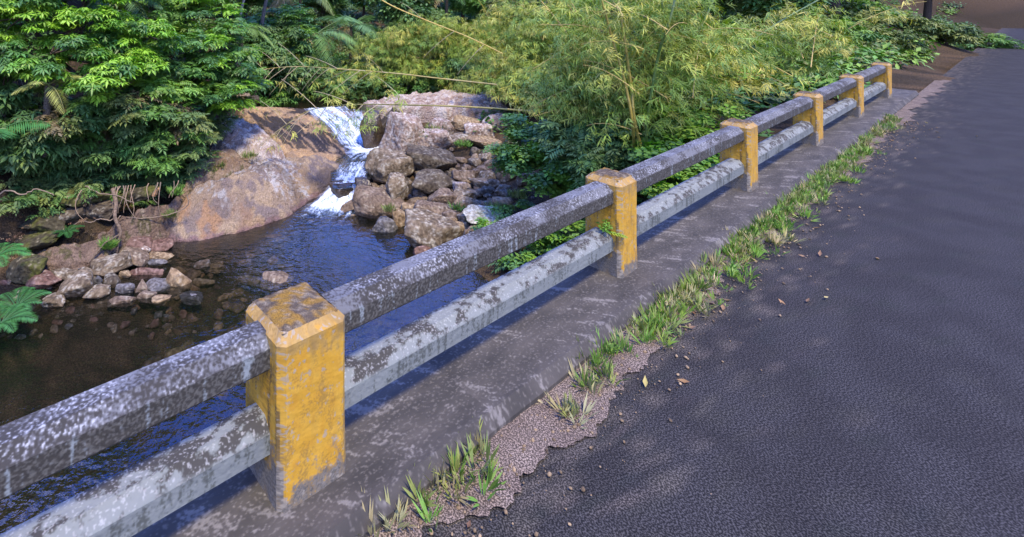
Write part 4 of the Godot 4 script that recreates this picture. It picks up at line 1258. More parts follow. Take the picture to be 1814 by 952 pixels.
func make_left_bank() -> void:
	tree("broadleaf_tree", "bright green broadleaf tree leaning over the near bank, largest of the leafy wall", "tree", "", foot_of(70, 12.6),
		[ball(40, 30, 11.2, 0.9, 0.6, 0.8, 16, 50, 0.36), ball(150, 45, 11.4, 1.0, 0.6, 0.8, 18, 50, 0.36), ball(90, 95, 10.6, 1.0, 0.5, 0.7, 18, 50, 0.34), ball(200, 105, 11.0, 0.9, 0.5, 0.7, 18, 50, 0.34), ball(140, 140, 10.3, 0.9, 0.45, 0.6, 16, 50, 0.32), ball(250, 60, 11.8, 0.9, 0.6, 0.8, 16, 50, 0.36), ball(20, -40, 11.2, 1.2, 0.8, 0.9, 18, 40, 0.4), ball(180, -50, 12.0, 1.5, 0.9, 1.0, 22, 40, 0.4)],
		"rosette", mats.leaf, BRIGHT, 301, {"trunk": 0.14, "flat": 0.42, "size": 0.8, "vary": 0.35})
	tree("broadleaf_tree", "mid green tree between the bright tree and the bedrock slide", "tree", "", foot_of(330, 14.6),
		[ball(310, 95, 12.8, 1.0, 0.6, 0.8, 20, 40, 0.36), ball(380, 85, 13.4, 1.0, 0.6, 0.9, 20, 40, 0.38), ball(420, 130, 13.6, 0.7, 0.5, 0.7, 16, 40, 0.32), ball(320, 150, 12.2, 0.9, 0.5, 0.7, 18, 40, 0.34), ball(385, 165, 12.8, 0.8, 0.4, 0.6, 16, 40, 0.32), ball(270, 175, 11.6, 0.8, 0.45, 0.6, 14, 40, 0.32), ball(350, 30, 14.2, 1.2, 0.7, 0.9, 20, 34, 0.4), ball(320, -30, 14.6, 1.6, 0.9, 1.0, 20, 30, 0.45)],
		"pinnate", mats.leaf, MID + [BRIGHT[0]], 302, {"trunk": 0.12, "flat": 0.42})
	tree("understory_shrub", "dark green shrub hanging over the bank below the bright tree", "shrub", "", foot_of(190, 12.2),
		[ball(120, 205, 10.4, 0.7, 0.35, 0.6, 12, 40, 0.30), ball(200, 195, 10.9, 0.8, 0.35, 0.6, 14, 40, 0.30), ball(270, 215, 11.2, 0.8, 0.4, 0.6, 14, 40, 0.30), ball(330, 225, 11.8, 0.7, 0.5, 0.6, 14, 40, 0.30), ball(190, 245, 10.9, 0.8, 0.35, 0.5, 12, 36, 0.28), ball(285, 262, 11.3, 0.7, 0.4, 0.5, 12, 36, 0.28)],
		"pinnate", mats.dull, DARK + [OLIVE[0], MID[0], Color(0.14, 0.11, 0.05)], 303, {"trunk": 0.07, "flat": 0.4})
	tree("understory_shrub", "dark shrub at the corner of the bank behind the ferns", "shrub", "", foot_of(20, 11.4),
		[ball(15, 130, 10.4, 0.7, 0.6, 0.6, 14, 36, 0.32), ball(10, 210, 10.2, 0.7, 0.5, 0.6, 14, 36, 0.30), ball(60, 260, 10.2, 0.7, 0.4, 0.5, 12, 36, 0.28), ball(-50, 160, 10.6, 0.9, 1.0, 0.8, 18, 36, 0.34)],
		"rosette", mats.dull, DARK, 304, {"trunk": 0.07, "flat": 0.45})
	tree("understory_shrub", "low tangled shrub beside the pale rock face", "shrub", "", foot_of(330, 12.8),
		[ball(350, 250, 12.4, 0.5, 0.5, 0.5, 12, 40, 0.24), ball(310, 290, 11.8, 0.6, 0.35, 0.5, 12, 40, 0.24), ball(370, 205, 13.4, 0.5, 0.5, 0.5, 12, 40, 0.26), ball(250, 300, 11.5, 0.6, 0.3, 0.4, 10, 36, 0.24)],
		"pinnate", mats.dull, DARK + [OLIVE[0]], 305, {"trunk": 0.05, "flat": 0.6, "size": 0.75})
	tree("understory_shrub", "leafy shrub in the dark hollow under the leafy wall", "shrub", "", foot_of(110, 11.6),
		[ball(110, 285, 10.9, 0.8, 0.3, 0.4, 12, 30, 0.26), ball(180, 300, 11.1, 0.7, 0.3, 0.4, 10, 30, 0.26), ball(60, 310, 10.6, 0.5, 0.3, 0.4, 8, 30, 0.24)],
		"rosette", mats.dull, DARK, 306, {"trunk": 0.05, "flat": 0.5, "size": 0.8})
	tree("background_tree", "olive green tree rising behind the mid green one", "tree", "", foot_of(300, 19.0),
		[ball(270, 20, 17.5, 1.5, 1.0, 1.2, 20, 40, 0.5), ball(335, -10, 18.0, 1.4, 1.2, 1.2, 22, 40, 0.55), ball(200, -20, 18.0, 1.6, 1.2, 1.2, 20, 40, 0.55)],
		"rosette", mats.dull, OLIVE + [MID[1]], 307, {"trunk": 0.14, "flat": 0.6, "size": 1.3})
	# yellowing and green palm fronds among the leaves
	palm("palm", "small palm with yellowing fronds under the bright tree", P(80, 152, 10.1) - Vector3(0, 1.2, 0), 1.2, 6, 0.8, [Color(0.24, 0.25, 0.08), Color(0.30, 0.33, 0.09)], 401)
	palm("palm", "green palm at the edge of the bank left of the dark hollow", foot_of(-30, 9.6), 1.0, 9, 1.3, [Color(0.06, 0.16, 0.04), Color(0.05, 0.17, 0.04)], 402)
	palm("palm", "palm with thin grey-green fronds among the mid green leaves", foot_of(220, 12.9), 3.3, 9, 1.6, [Color(0.08, 0.14, 0.07), Color(0.07, 0.15, 0.07)], 403)
	palm("palm", "palm with a golden hanging frond beside the dark background tree", foot_of(425, 17.5), 2.4, 6, 1.5, [Color(0.12, 0.17, 0.05), Color(0.13, 0.22, 0.05)], 404, "", 3)
	palm("palm", "drooping palm in the dark hollow with dry fronds", foot_of(165, 11.7), 1.3, 5, 1.2, [Color(0.06, 0.1, 0.04), Color(0.05, 0.11, 0.04)], 405, "", 4)
	fern("tall bright fern at the corner of the near bank", PY(-10, 458, 0.78), 9, 0.62, Color(0.070, 0.240, 0.050), 501)
	fern("bushy fern on the near bank below the tall bright one", PY(28, 545, 0.30), 12, 0.55, Color(0.060, 0.190, 0.045), 502)
	fern("low fern beside the dark mossy rock", PY(0, 575, 0.35), 12, 0.55, Color(0.065, 0.200, 0.045), 503)
	fern("small fern growing between the mossy rock and the flat plate", PY(118, 412, 0.5), 8, 0.36, Color(0.04, 0.13, 0.035), 504)
	# hanging roots and dead twigs
	var rt := thing("tree_root", PY(206, 372, 0.75), "bare forked root hanging down the bank to the stones", "root")
	var base := rt.position
	var m := MB.new()
	m.tint = Color(0.30, 0.22, 0.15)
	var main := smooth([PY(199, 335, 1.15) - base, PY(205, 360, 0.95) - base, PY(203, 385, 0.75) - base, PY(213, 410, 0.52) - base, PY(209, 430, 0.32) - base, PY(206, 450, 0.12) - base])
	m.tube(main, taper(main.size(), 0.045, 0.022), 7)
	obj("root", m.commit(), mats.bark, rt)
	m = MB.new()
	m.tint = Color(0.27, 0.20, 0.14)
	m.tube([PY(206, 395, 0.66) - base, PY(201, 405, 0.55) - base, PY(202, 418, 0.42) - base], [0.018, 0.014, 0.006], 5)
	m.tube([PY(212, 415, 0.47) - base, PY(186, 430, 0.42) - base, PY(168, 452, 0.26) - base, PY(156, 466, 0.18) - base], [0.016, 0.020, 0.022, 0.008], 5)
	obj("side_root", m.commit(), mats.bark, rt)
	var vines := [
		["looping pale vine on the bedrock shelf", [[330, 345, 0.95], [334, 360, 0.78], [318, 374, 0.6], [285, 384, 0.52], [250, 387, 0.55], [222, 386, 0.62]], 0.014],
		["pale creeping branch running from the root towards the mossy rock", [[213, 383, 0.74], [196, 391, 0.68], [178, 388, 0.72], [160, 395, 0.66], [146, 392, 0.7], [130, 399, 0.64]], 0.012],
		["thin fallen stick leaning below the dark hollow", [[150, 330, 1.25], [176, 343, 1.12], [205, 346, 1.08], [235, 360, 0.96]], 0.012],
		["grey dead branch lying across the bank corner", [[-10, 350, 1.35], [14, 338, 1.45], [40, 345, 1.38], [64, 336, 1.42], [96, 346, 1.3]], 0.016],
		["short broken tan stub on the bedrock shelf", [[272, 347, 0.92], [282, 334, 1.06]], 0.045],
	]
	for q in vines:
		var o := thing("vine" if q[2] < 0.04 else "branch_stub", PY(q[1][0][0], q[1][0][1], q[1][0][2]), q[0], "vine" if q[2] < 0.04 else "branch")
		var b := MB.new()
		b.tint = Color(0.22, 0.165, 0.11) if q[2] < 0.04 else Color(0.36, 0.2, 0.09)
		var ps := []
		for k in q[1]: ps.append(PY(k[0], k[1], k[2]) - o.position)
		ps = smooth(ps)
		for k in ps.size(): ps[k] += Vector3(fine.get_noise_1d(k * 1.7 + q[2] * 900.0), fine.get_noise_1d(k * 1.3 + 50.0), 0) * 0.03
		b.tube(ps, taper(ps.size(), q[2], q[2] * 0.5), 6)
		obj("stem", b.commit(), mats.twig, o)
	var rr := RandomNumberGenerator.new()
	rr.seed = 89
	for k in 14:
		var u := rr.randf_range(130, 335); var v := lerpf(338, 318, (u - 130) / 205.0)
		var a := PY(u, v, 1.2)
		var fall := rr.randf_range(0.25, 0.6)
		var t := MB.new()
		t.tint = [Color(0.27, 0.19, 0.12), Color(0.20, 0.15, 0.10)][k % 2]
		t.tube(bezier(Vector3.ZERO, Vector3(rr.randfn() * 0.06, -fall * 0.3, 0.10), Vector3(rr.randfn() * 0.12, -fall * 0.7, 0.16), Vector3(rr.randfn() * 0.15, -fall, 0.22), 6), taper(7, rr.randf_range(0.008, 0.016), 0.004), 5)
		var o := obj("hanging_root", t.commit(), mats.twig)
		o.position = a
		tag(o, "thin root dangling over the edge of the leafy bank", "root", "thin roots dangling over the bank")
	# a thicket of bare twigs under the leafy wall
	var r := RandomNumberGenerator.new()
	r.seed = 88
	for k in 46:
		var u := r.randf_range(0, 380); var d := r.randf_range(10.6, 12.2) + u * 0.003
		var a := foot_of(u, d)
		var b := a + Vector3(r.randfn() * 0.5, r.randf_range(0.4, 1.3), r.randf_range(-0.1, 0.5))
		var t := MB.new()
		t.tint = [Color(0.17, 0.13, 0.09), Color(0.26, 0.2, 0.13), Color(0.10, 0.08, 0.06)][r.randi() % 3]
		t.tube(bezier(Vector3.ZERO, Vector3(r.randfn() * 0.15, 0.3, 0), b - a - Vector3(r.randfn() * 0.2, 0.2, 0), b - a, 5), taper(6, r.randf_range(0.008, 0.02), 0.004), 5)
		var o := obj("bare_twig", t.commit(), mats.twig)
		o.position = a
		tag(o, "thin bare stem in the dark thicket under the leafy wall", "twig", "bare stems under the leafy wall")

func tuft_pads(list: Array, cols: Array) -> Array:
	var pads := []
	for q in list:    # u, v, ground, width px, count
		var p := PY(q[0], q[1], q[2])
		var w: float = q[3] / F * -p.z
		pads.append([Vector3(p.x, p.y, p.z), Vector3(w * 0.5, 0.03, w * 0.4), q[4], cols[int(q[0]) % cols.size()]])
	return pads

func make_undergrowth() -> void:
	# low leaves and seedlings over the forest floor
	var r := RandomNumberGenerator.new()
	r.seed = 66
	var near := []; var far := []
	var n := 0
	while n < 900:
		var d := r.randf_range(12.0, 46.0); var u := r.randf_range(-150, 1950)
		var x := (u - U0) / F * d; var z := -d
		if (Vector2(x, z) - C2).dot(N2) > -1.2: continue
		var y := height(ground_field, x, z)
		var streamy := absf(x - 1.0) < 3.8 and d < 20.5
		if streamy or (d < 14.0 and u > 300 and u < 900): continue
		n += 1
		far.append([Vector3(x, y + 0.12, z), Vector3(0.7, 0.14, 0.7), 14, (MID + OLIVE + DARK)[r.randi() % 12]])
	for k in 620:
		var d := r.randf_range(20.5, 42.0); var u := r.randf_range(340, 1000)
		var x := (u - U0) / F * d; var z := -d
		far.append([Vector3(x, height(ground_field, x, z) + 0.2, z), Vector3(0.6, 0.3, 0.6), 14, (MID + OLIVE + DARK)[r.randi() % 12]])
	for k in 420:
		var d := r.randf_range(11.0, 34.0); var u := r.randf_range(1180, 1860)
		var x := (u - U0) / F * d; var z := -d
		if (Vector2(x, z) - C2).dot(N2) > -0.7: continue
		far.append([Vector3(x, height(ground_field, x, z) + 0.15, z), Vector3(0.6, 0.2, 0.6), 14, (MID + OLIVE)[r.randi() % 8]])
	for k in 260:
		var u := r.randf_range(-40, 340); var v := lerpf(352, 316, u / 340.0) + r.randfn() * 16.0
		var p := on_field(ground_field, u, v, 1.0)
		near.append([p + Vector3(0, 0.10, 0), Vector3(0.22, 0.12, 0.22), 9, (DARK + OLIVE)[r.randi() % 8]])
	for k in 60:
		var u := r.randf_range(900, 1250); var d := r.randf_range(7.6, 10.0)
		var p := foot_of(u, d)
		if (Vector2(p.x, p.z) - C2).dot(N2) > -0.5: continue
		near.append([p + Vector3(0, 0.12, 0), Vector3(0.3, 0.14, 0.3), 12, (DARK + MID)[r.randi() % 8]])
	for k in 160:
		var p := bridge(r.randf_range(10.8, 40.0), r.randf_range(-6.0, -0.4), 0)
		far.append([ground_at(p.x, p.z) + Vector3(0, 0.12, 0), Vector3(0.5, 0.14, 0.5), 14, (MID + OLIVE)[r.randi() % 8]])
	tag(leaves("undergrowth", null, "far", mats.dull, far, 661, 0.9, 0.5), "low leafy undergrowth covering the forest floor of the slope", "", "", "stuff")
	tag(leaves("ground_cover", null, "pinnate", mats.dull, near, 662, 0.8, 0.5), "low leafy ground cover on the stream banks", "", "", "stuff")
	# dry leaves on the banks
	var litter := []
	for k in 260:
		var u := r.randf_range(-20, 330); var v := r.randf_range(335, 470)
		if k > 200:
			u = r.randf_range(840, 1000); v = r.randf_range(330, 470)
		var p := on_field(ground_field, u, v, 0.6)
		if p.y < 0.06: continue
		litter.append([p + Vector3(0, 0.03, 0), Vector3(0.2, 0.004, 0.2), 4, [Color(0.18, 0.105, 0.06), Color(0.14, 0.10, 0.065), Color(0.24, 0.16, 0.09)][r.randi() % 3]])
	tag(leaves("leaf_litter", null, "broad", mats.dull, litter, 663, 0.26, 0.3), "dry brown leaves lying on the banks", "", "", "stuff")

func make_low_plants() -> void:
	var g := leaves("grass", null, "grass", mats.dull, tuft_pads([[380, 298, 0.92, 40, 60], [362, 305, 0.9, 30, 40], [440, 280, 0.98, 24, 24], [385, 232, 1.3, 24, 40], [360, 245, 1.35, 26, 60], [350, 225, 1.5, 24, 60], [368, 212, 1.5, 26, 50], [418, 214, 1.4, 20, 20], [745, 240, 0.95, 50, 40], [820, 258, 0.75, 40, 40], [770, 228, 1.0, 40, 40], [190, 440, 0.3, 26, 60], [300, 385, 0.45, 20, 24], [310, 345, 0.85, 24, 30], [690, 375, 0.35, 20, 20], [815, 372, 0.35, 30, 40], [860, 395, 0.35, 60, 90], [890, 375, 0.45, 50, 90], [920, 350, 0.6, 40, 60]], OLIVE + [MID[1], BRIGHT[2]]), 601, 1.3, 0.4)
	tag(g, "short grass growing in the cracks of the rocks", "", "", "stuff")
	# grass along the kerb, and on the verge
	var pads := []
	var r := RandomNumberGenerator.new()
	r.seed = 91
	for k in 230:
		var s := r.randf_range(-2.6, 9.0)
		var a := 0.355 + absf(r.randfn()) * 0.08
		if noise.get_noise_1d(s * 2.0) + 0.35 + (0.2 if s > -1.5 else -0.1) < a - 0.30: continue
		pads.append([bridge(s, a, 2.905), Vector3(0.06, 0.01, 0.06), 5, [Color(0.13, 0.24, 0.035), Color(0.21, 0.25, 0.06), Color(0.3, 0.27, 0.12)][r.randi() % 3]])
	tag(leaves("verge_grass", null, "grass", mats.dull, pads, 602, 0.8, 0.6), "fresh green grass tufts along the road side of the kerb", "", "", "stuff")
	pads = []
	for k in 260:
		var s := r.randf_range(-0.6, 6.0)
		pads.append([bridge(s, 0.37 + absf(r.randfn()) * 0.09 + 0.03 * noise.get_noise_1d(s * 3.0), 2.91), Vector3(0.05, 0.005, 0.05), 4, [Color(0.16, 0.30, 0.035), Color(0.22, 0.34, 0.045), Color(0.26, 0.30, 0.08), Color(0.36, 0.31, 0.15)][r.randi() % 4]])
	tag(leaves("kerb_grass", null, "grass", mats.leaf, pads, 603, 0.62, 0.9), "finer bright grass among the tufts at the kerb", "", "", "stuff")
	var grit := []
	for k in 2600:
		var a := 0.36 + absf(r.randfn()) * 0.20
		grit.append(bridge(r.randf_range(-3.2, 9.0), a, 2.912))
	var gm := rock_mesh(991, Vector3(1, 0.6, 0.8), "tan", 1, 0.6)
	gm.surface_set_material(0, mats.boulder)
	var mm := MultiMesh.new()
	mm.transform_format = MultiMesh.TRANSFORM_3D
	mm.use_colors = true
	mm.mesh = gm
	mm.instance_count = grit.size()
	for k in grit.size():
		var s := 0.004 + 0.018 * pow(r.randf(), 2.5)
		mm.set_instance_transform(k, Transform3D(Basis(Vector3.UP, r.randf() * TAU) * s, grit[k]))
		var c := r.randf_range(0.5, 1.2)
		mm.set_instance_color(k, Color(c, c * 0.97, c * 0.94))
	var gi := MultiMeshInstance3D.new()
	gi.name = "gravel"
	gi.multimesh = mm
	add_child(gi)
	tag(gi, "loose gravel along the edge of the asphalt", "", "", "stuff")
	var fallen := []
	for k in 60:
		var a := 0.36 + absf(r.randfn()) * 0.35
		fallen.append([bridge(r.randf_range(-3.0, 9.0), a, 2.916), Vector3(0.02, 0.001, 0.02), 1, [Color(0.28, 0.17, 0.07), Color(0.2, 0.12, 0.06), Color(0.33, 0.26, 0.09)][r.randi() % 3]])
	var one := MB.new()
	leaflet(one, Vector3.ZERO, Vector3(0, 0, 1), Vector3.UP, 0.2, 0.075, -0.25, 0.4)
	var om := one.commit()
	om.surface_set_material(0, mats.dull)
	sprays["single" + str(mats.dull.get_instance_id())] = om
	tag(leaves("fallen_leaves", null, "single", mats.dull, fallen, 671, 0.3, 0.5), "dry leaves scattered on the road near the kerb", "", "", "stuff")
	var weeds := [
		["leafy weed patch between the lichen-white plate and the top rail", 862, 420, 0.35, 0.45, 8],
		["leafy weed clump at the foot of the shrub above the top rail", 915, 392, 0.5, 0.45, 9],
		["weed seen between the two rails near the yellow post", 985, 440, 0.6, 0.4, 8],
		["weed seen below the top rail at the edge of the water", 915, 478, 0.15, 0.28, 5],
		["weed low under the top rail right of the water", 950, 460, 0.35, 0.35, 7],
		["weed behind the lower rail beside the yellow post", 1020, 432, 0.8, 0.4, 8],
	]
	var sd := 620
	for w in weeds:
		sd += 1
		var p := PY(w[1], w[2], w[3])
		tree("weed", w[0], "plant", "weeds on the far bank", p, [[p + Vector3(0, 0.18, 0), Vector3(w[4], 0.16, w[4] * 0.7), w[5], 16, 0.14]], "broad", mats.leaf, MID + [BRIGHT[1]], sd, {"trunk": 0.012, "size": 0.7})
	# the little weed rooted on the post
	var q := bridge(-0.16, 0.03, 3.30)
	var o := thing("post_weed", q, "small weed growing on the yellow post above the lower rail", "plant")
	leaves("leaves", o, "broad", mats.leaf, [[Vector3(0, 0.04, 0.0), Vector3(0.05, 0.05, 0.05), 12, Color(0.10, 0.22, 0.03)]], 640, 0.22, 0.6)
	var f := frond_mesh(0.16, 7, 0.05, 0.3, 0.3, [Color(0.2, 0.3, 0.03), Color(0.28, 0.38, 0.04)], 0.1, 3)
	var fr := obj("frond", f, mats.leaf, o)
	fr.rotation.y = 1.0

func bamboo_twigs(root: Node3D, pads: Array, sd: int) -> void:
	# the fine side branches that carry the leaves
	var r := RandomNumberGenerator.new()
	r.seed = sd
	var m := MB.new()
	for k in range(0, pads.size(), 2):
		var c: Vector3 = pads[k][0]
		m.tint = [Color(0.40, 0.32, 0.09), Color(0.30, 0.30, 0.07), Color(0.46, 0.34, 0.12)][r.randi() % 3]
		var d := Vector3(r.randfn(), r.randf_range(-0.2, 0.8), r.randfn()).normalized() * r.randf_range(0.4, 0.9)
		m.tube(bezier(c - d, c - d * 0.3 + Vector3(0, 0.12, 0), c + d * 0.3 + Vector3(0, 0.12, 0), c + d * 0.8, 5), taper(6, 0.008, 0.003), 4, false)
	obj("branches", m.commit(), mats.twig, root).set_meta("kind", "stuff")

func make_right_bank() -> void:
	tree("leafy_shrub", "mid green leafy shrub overhanging the boulders before the bamboo", "shrub", "", foot_of(985, 10.6),
		[ball(922, 262, 10.4, 0.45, 0.35, 0.5, 14, 30, 0.26), ball(945, 235, 10.8, 0.6, 0.45, 0.5, 14, 30, 0.28), ball(990, 270, 10.2, 0.6, 0.45, 0.5, 14, 30, 0.28), ball(1000, 320, 9.5, 0.5, 0.4, 0.4, 14, 30, 0.26), ball(955, 300, 10.0, 0.5, 0.3, 0.4, 10, 30, 0.25), ball(905, 292, 10.6, 0.28, 0.25, 0.3, 8, 26, 0.22), ball(1030, 290, 9.6, 0.5, 0.4, 0.4, 12, 30, 0.26)],
		"broad", mats.leaf, MID + [BRIGHT[1]], 701, {"trunk": 0.05, "flat": 0.45, "size": 0.85})
	tree("leafy_shrub", "darker shrub behind the yellow post under the bamboo", "shrub", "", foot_of(1090, 9.0),
		[ball(1060, 260, 9.2, 0.6, 0.4, 0.5, 12, 30, 0.28), ball(1120, 265, 8.8, 0.5, 0.4, 0.5, 12, 30, 0.28), ball(1020, 230, 9.8, 0.6, 0.4, 0.5, 12, 30, 0.28), ball(1080, 300, 8.6, 0.5, 0.3, 0.4, 10, 30, 0.26)],
		"pinnate", mats.dull, DARK + [MID[0]], 702, {"trunk": 0.05, "flat": 0.5})
	tree("leafy_shrub", "bright leafy shrub behind the far span of the railing", "shrub", "", foot_of(1190, 8.6),
		[ball(1180, 245, 8.6, 0.6, 0.5, 0.5, 14, 30, 0.28), ball(1160, 300, 7.9, 0.5, 0.3, 0.4, 10, 30, 0.24), ball(1230, 300, 8.0, 0.6, 0.4, 0.4, 12, 30, 0.26), ball(1185, 330, 7.4, 0.4, 0.25, 0.3, 10, 26, 0.22), ball(1250, 230, 8.8, 0.7, 0.5, 0.5, 14, 30, 0.28)],
		"broad", mats.leaf, MID + [BRIGHT[1], BRIGHT[0]], 703, {"trunk": 0.05, "flat": 0.45, "size": 0.9})
	# the near bamboo clump: canes, then their leaves
	var foot := foot_of(1140, 9.0)
	var root := thing("bamboo_clump", foot, "near clump of yellow and green bamboo rising behind the yellow post", "bamboo")
	var r := RandomNumberGenerator.new()
	r.seed = 808
	var canes := [
		[[1122, 235, 8.2], [1108, 150, 8.2], [1085, 70, 8.2], [1060, -20, 8.2], [1020, -140, 8.3]],
		[[1130, 240, 8.2], [1118, 150, 8.3], [1105, 60, 8.3], [1092, -20, 8.5], [1070, -160, 8.7]],
		[[1145, 250, 8.2], [1165, 105, 8.0], [1183, 50, 7.8], [1198, -10, 7.8], [1225, -150, 8.0]],
		[[1150, 250, 8.9], [1176, 80, 8.6], [1174, 20, 8.6], [1172, -60, 8.6]],
		[[1112, 245, 9.2], [1075, 140, 9.6], [1030, 40, 10.0], [980, -60, 10.4]],
		[[1108, 250, 9.4], [1050, 130, 10.0], [990, 40, 10.8], [930, -30, 11.6]],
		[[1160, 250, 9.2], [1210, 120, 9.0], [1260, 10, 9.2], [1300, -90, 9.4]],
		[[1165, 255, 9.4], [1250, 150, 9.4], [1350, 60, 9.6], [1450, 0, 10.0]],
		[[1120, 250, 9.4], [1060, 100, 10.4], [1000, 0, 11.0], [930, -90, 11.6]],
	]
	var n := 0
	var pads := []
	for c in canes:
		var ps := [Vector3(r.randfn() * 0.18, -0.15, r.randfn() * 0.18)]
		for q in c: ps.append(P(q[0], q[1], q[2]) - foot)
		var green := n in [2, 3, 6, 7]
		obj("cane", cane(ps, 0.030, 0.014, Color(0.07, 0.13, 0.025) if green else Color(0.33, 0.25, 0.04), Color(0.10, 0.15, 0.03) if green else Color(0.22, 0.20, 0.04), 810 + n), mats.culm, root)
		n += 1
		for k in 12:
			var at := along(ps, r.randf_range(0.3, 1.0)) + Vector3(r.randfn() * 0.35, r.randfn() * 0.25, r.randfn() * 0.35)
			pads.append([at, Vector3(0.48, 0.36, 0.48), 34, CANE[r.randi() % 4]])
	for b in [[1000, 160, 10.0, 0.7, 0.5, 0.5, 18], [1060, 120, 9.6, 0.7, 0.6, 0.5, 18], [1150, 130, 8.8, 0.6, 0.6, 0.5, 16], [1100, 40, 9.6, 0.9, 0.6, 0.6, 20], [1040, 190, 9.6, 0.6, 0.35, 0.4, 14], [1190, 60, 9.0, 0.6, 0.6, 0.5, 16], [1170, 200, 8.8, 0.5, 0.4, 0.4, 12], [1280, 120, 9.2, 0.9, 0.8, 0.6, 26], [1400, 80, 9.8, 1.0, 0.8, 0.6, 24]]:
		for k in b[6]:
			var d := Vector3(r.randfn(), r.randfn(), r.randfn()).normalized() * pow(r.randf(), 0.4)
			var at: Vector3 = P(b[0], b[1], b[2]) - foot + d * Vector3(b[3], b[4], b[5])
			pads.append([at, Vector3(0.52, 0.38, 0.52), 50, CANE[r.randi() % 4]])
	bamboo_twigs(root, pads, 831)
	leaves("foliage", root, "bamboo", mats.bamboo, pads, 830, 0.68, 1.6)
	# the second clump, farther, its heads bending over the stream
	foot = foot_of(900, 21.8)
	root = thing("bamboo_clump", foot, "farther feathery bamboo bending over the stream behind the pale ledge", "bamboo")
	pads = []
	n = 0
	for c in [[[860, 120, 22.0], [800, 60, 21.6], [720, 50, 21.2], [650, 80, 20.8]], [[860, 110, 22.2], [780, 90, 21.6], [700, 110, 21.0], [630, 150, 20.6]], [[880, 90, 22.2], [860, 20, 22.2], [820, -30, 22.0]], [[850, 120, 21.8], [790, 120, 21.0], [720, 140, 20.4]], [[890, 80, 22.4], [930, 0, 22.4], [960, -60, 22.4]]]:
		var ps := [Vector3(r.randfn() * 0.25, -0.15, r.randfn() * 0.25)]
		for q in c: ps.append(P(q[0], q[1], q[2]) - foot)
		obj("cane", cane(ps, 0.035, 0.012, Color(0.34, 0.27, 0.05), Color(0.24, 0.24, 0.05), 840 + n), mats.culm, root)
		n += 1
	for b in [[900, 140, 17.5, 1.0, 0.45, 0.6, 24], [955, 100, 16.8, 0.9, 0.6, 0.6, 26], [985, 40, 16.8, 0.9, 0.6, 0.6, 24], [920, 40, 18.5, 0.9, 0.6, 0.6, 22], [940, 150, 15.5, 0.6, 0.35, 0.4, 16], [680, 80, 21.0, 0.8, 0.55, 0.6, 22], [740, 70, 21.2, 0.9, 0.6, 0.7, 24], [800, 70, 21.4, 0.9, 0.6, 0.7, 24], [700, 120, 20.8, 0.9, 0.4, 0.6, 20], [780, 125, 20.8, 1.0, 0.45, 0.6, 24], [850, 110, 20.6, 0.9, 0.6, 0.6, 24], [840, 150, 20.2, 0.8, 0.3, 0.5, 16], [650, 130, 20.6, 0.6, 0.35, 0.5, 12], [870, 60, 21.6, 0.9, 0.5, 0.6, 18], [640, 160, 20.4, 0.8, 0.18, 0.4, 10]]:
		for k in b[6]:
			var d := Vector3(r.randfn(), r.randfn(), r.randfn()).normalized() * pow(r.randf(), 0.4)
			var at: Vector3 = P(b[0], b[1], b[2]) - foot + d * Vector3(b[3], b[4], b[5]) * 1.35
			pads.append([at, Vector3(0.64, 0.46, 0.64), 62, CANE[r.randi() % 4]])
	bamboo_twigs(root, pads, 851)
	leaves("foliage", root, "bamboo", mats.bamboo, pads, 850, 0.95, 1.6)
	# long stems that lean out over the stream
	var stems := [
		["long bamboo stem stretching low across the stream above the waterfall, dark at its thick end", [[1010, 205, 10.4], [925, 196, 10.8], [820, 189, 11.2], [720, 186, 11.6], [640, 185, 12.0], [590, 188, 12.2], [545, 197, 12.4], [505, 222, 12.5], [480, 245, 12.5]], 0.028, 0.006, Color(0.11, 0.12, 0.03), Color(0.30, 0.25, 0.06), 15],
		["long pale bamboo stem crossing above the first with bare side twigs", [[880, 150, 12.6], [770, 138, 13.2], [700, 130, 13.6], [600, 122, 14.0], [530, 118, 14.2], [480, 121, 14.4], [455, 126, 14.4]], 0.022, 0.008, Color(0.36, 0.28, 0.06), Color(0.42, 0.36, 0.16), 18],
		["yellow bamboo stem slanting down from the top of the wood into the bamboo leaves", [[640, -25, 16.0], [690, 8, 15.6], [760, 38, 15.0], [830, 66, 14.4], [890, 95, 13.8]], 0.020, 0.016, Color(0.52, 0.36, 0.06), Color(0.44, 0.32, 0.06), 3],
	]
	n = 0
	for s in stems:
		var st := thing("leaning_bamboo", P(s[1][0][0], s[1][0][1], s[1][0][2]), s[0], "bamboo", "bamboo stems leaning over the stream")
		var ps := []
		for q in s[1]: ps.append(P(q[0], q[1], q[2]) - st.position)
		obj("cane", cane(ps, s[2], s[3], s[4], s[5], 870 + n), mats.culm, st)
		pads = []
		for k in s[6]:
			var at := along(ps, 0.35 + 0.62 * (k + 0.5) / s[6])
			var t := MB.new()
			t.tint = Color(0.42, 0.35, 0.20)
			var end := at + Vector3(-r.randf_range(0.4, 1.0), r.randf_range(-0.9, -0.45) if k % 4 else r.randf_range(0.3, 0.7), r.randfn() * 0.2)
			t.tube(bezier(at, at.lerp(end, 0.3) + Vector3(0, 0.05, 0), at.lerp(end, 0.7) + Vector3(0, 0.06, 0), end, 5), taper(6, 0.009, 0.004), 5)
			obj("side_twig", t.commit(), mats.twig, st)
			if n < 2 and k < 6:
				for e in 3: pads.append([at.lerp(end, r.randf()), Vector3(0.22, 0.12, 0.2), 8, CANE[r.randi() % 4]])
			else: pads.append([at.lerp(end, 0.5), Vector3(0.22, 0.12, 0.2), 3, CANE[2]])
		leaves("foliage", st, "bamboo", mats.bamboo, pads, 880 + n, 0.8, 1.2)
		n += 1

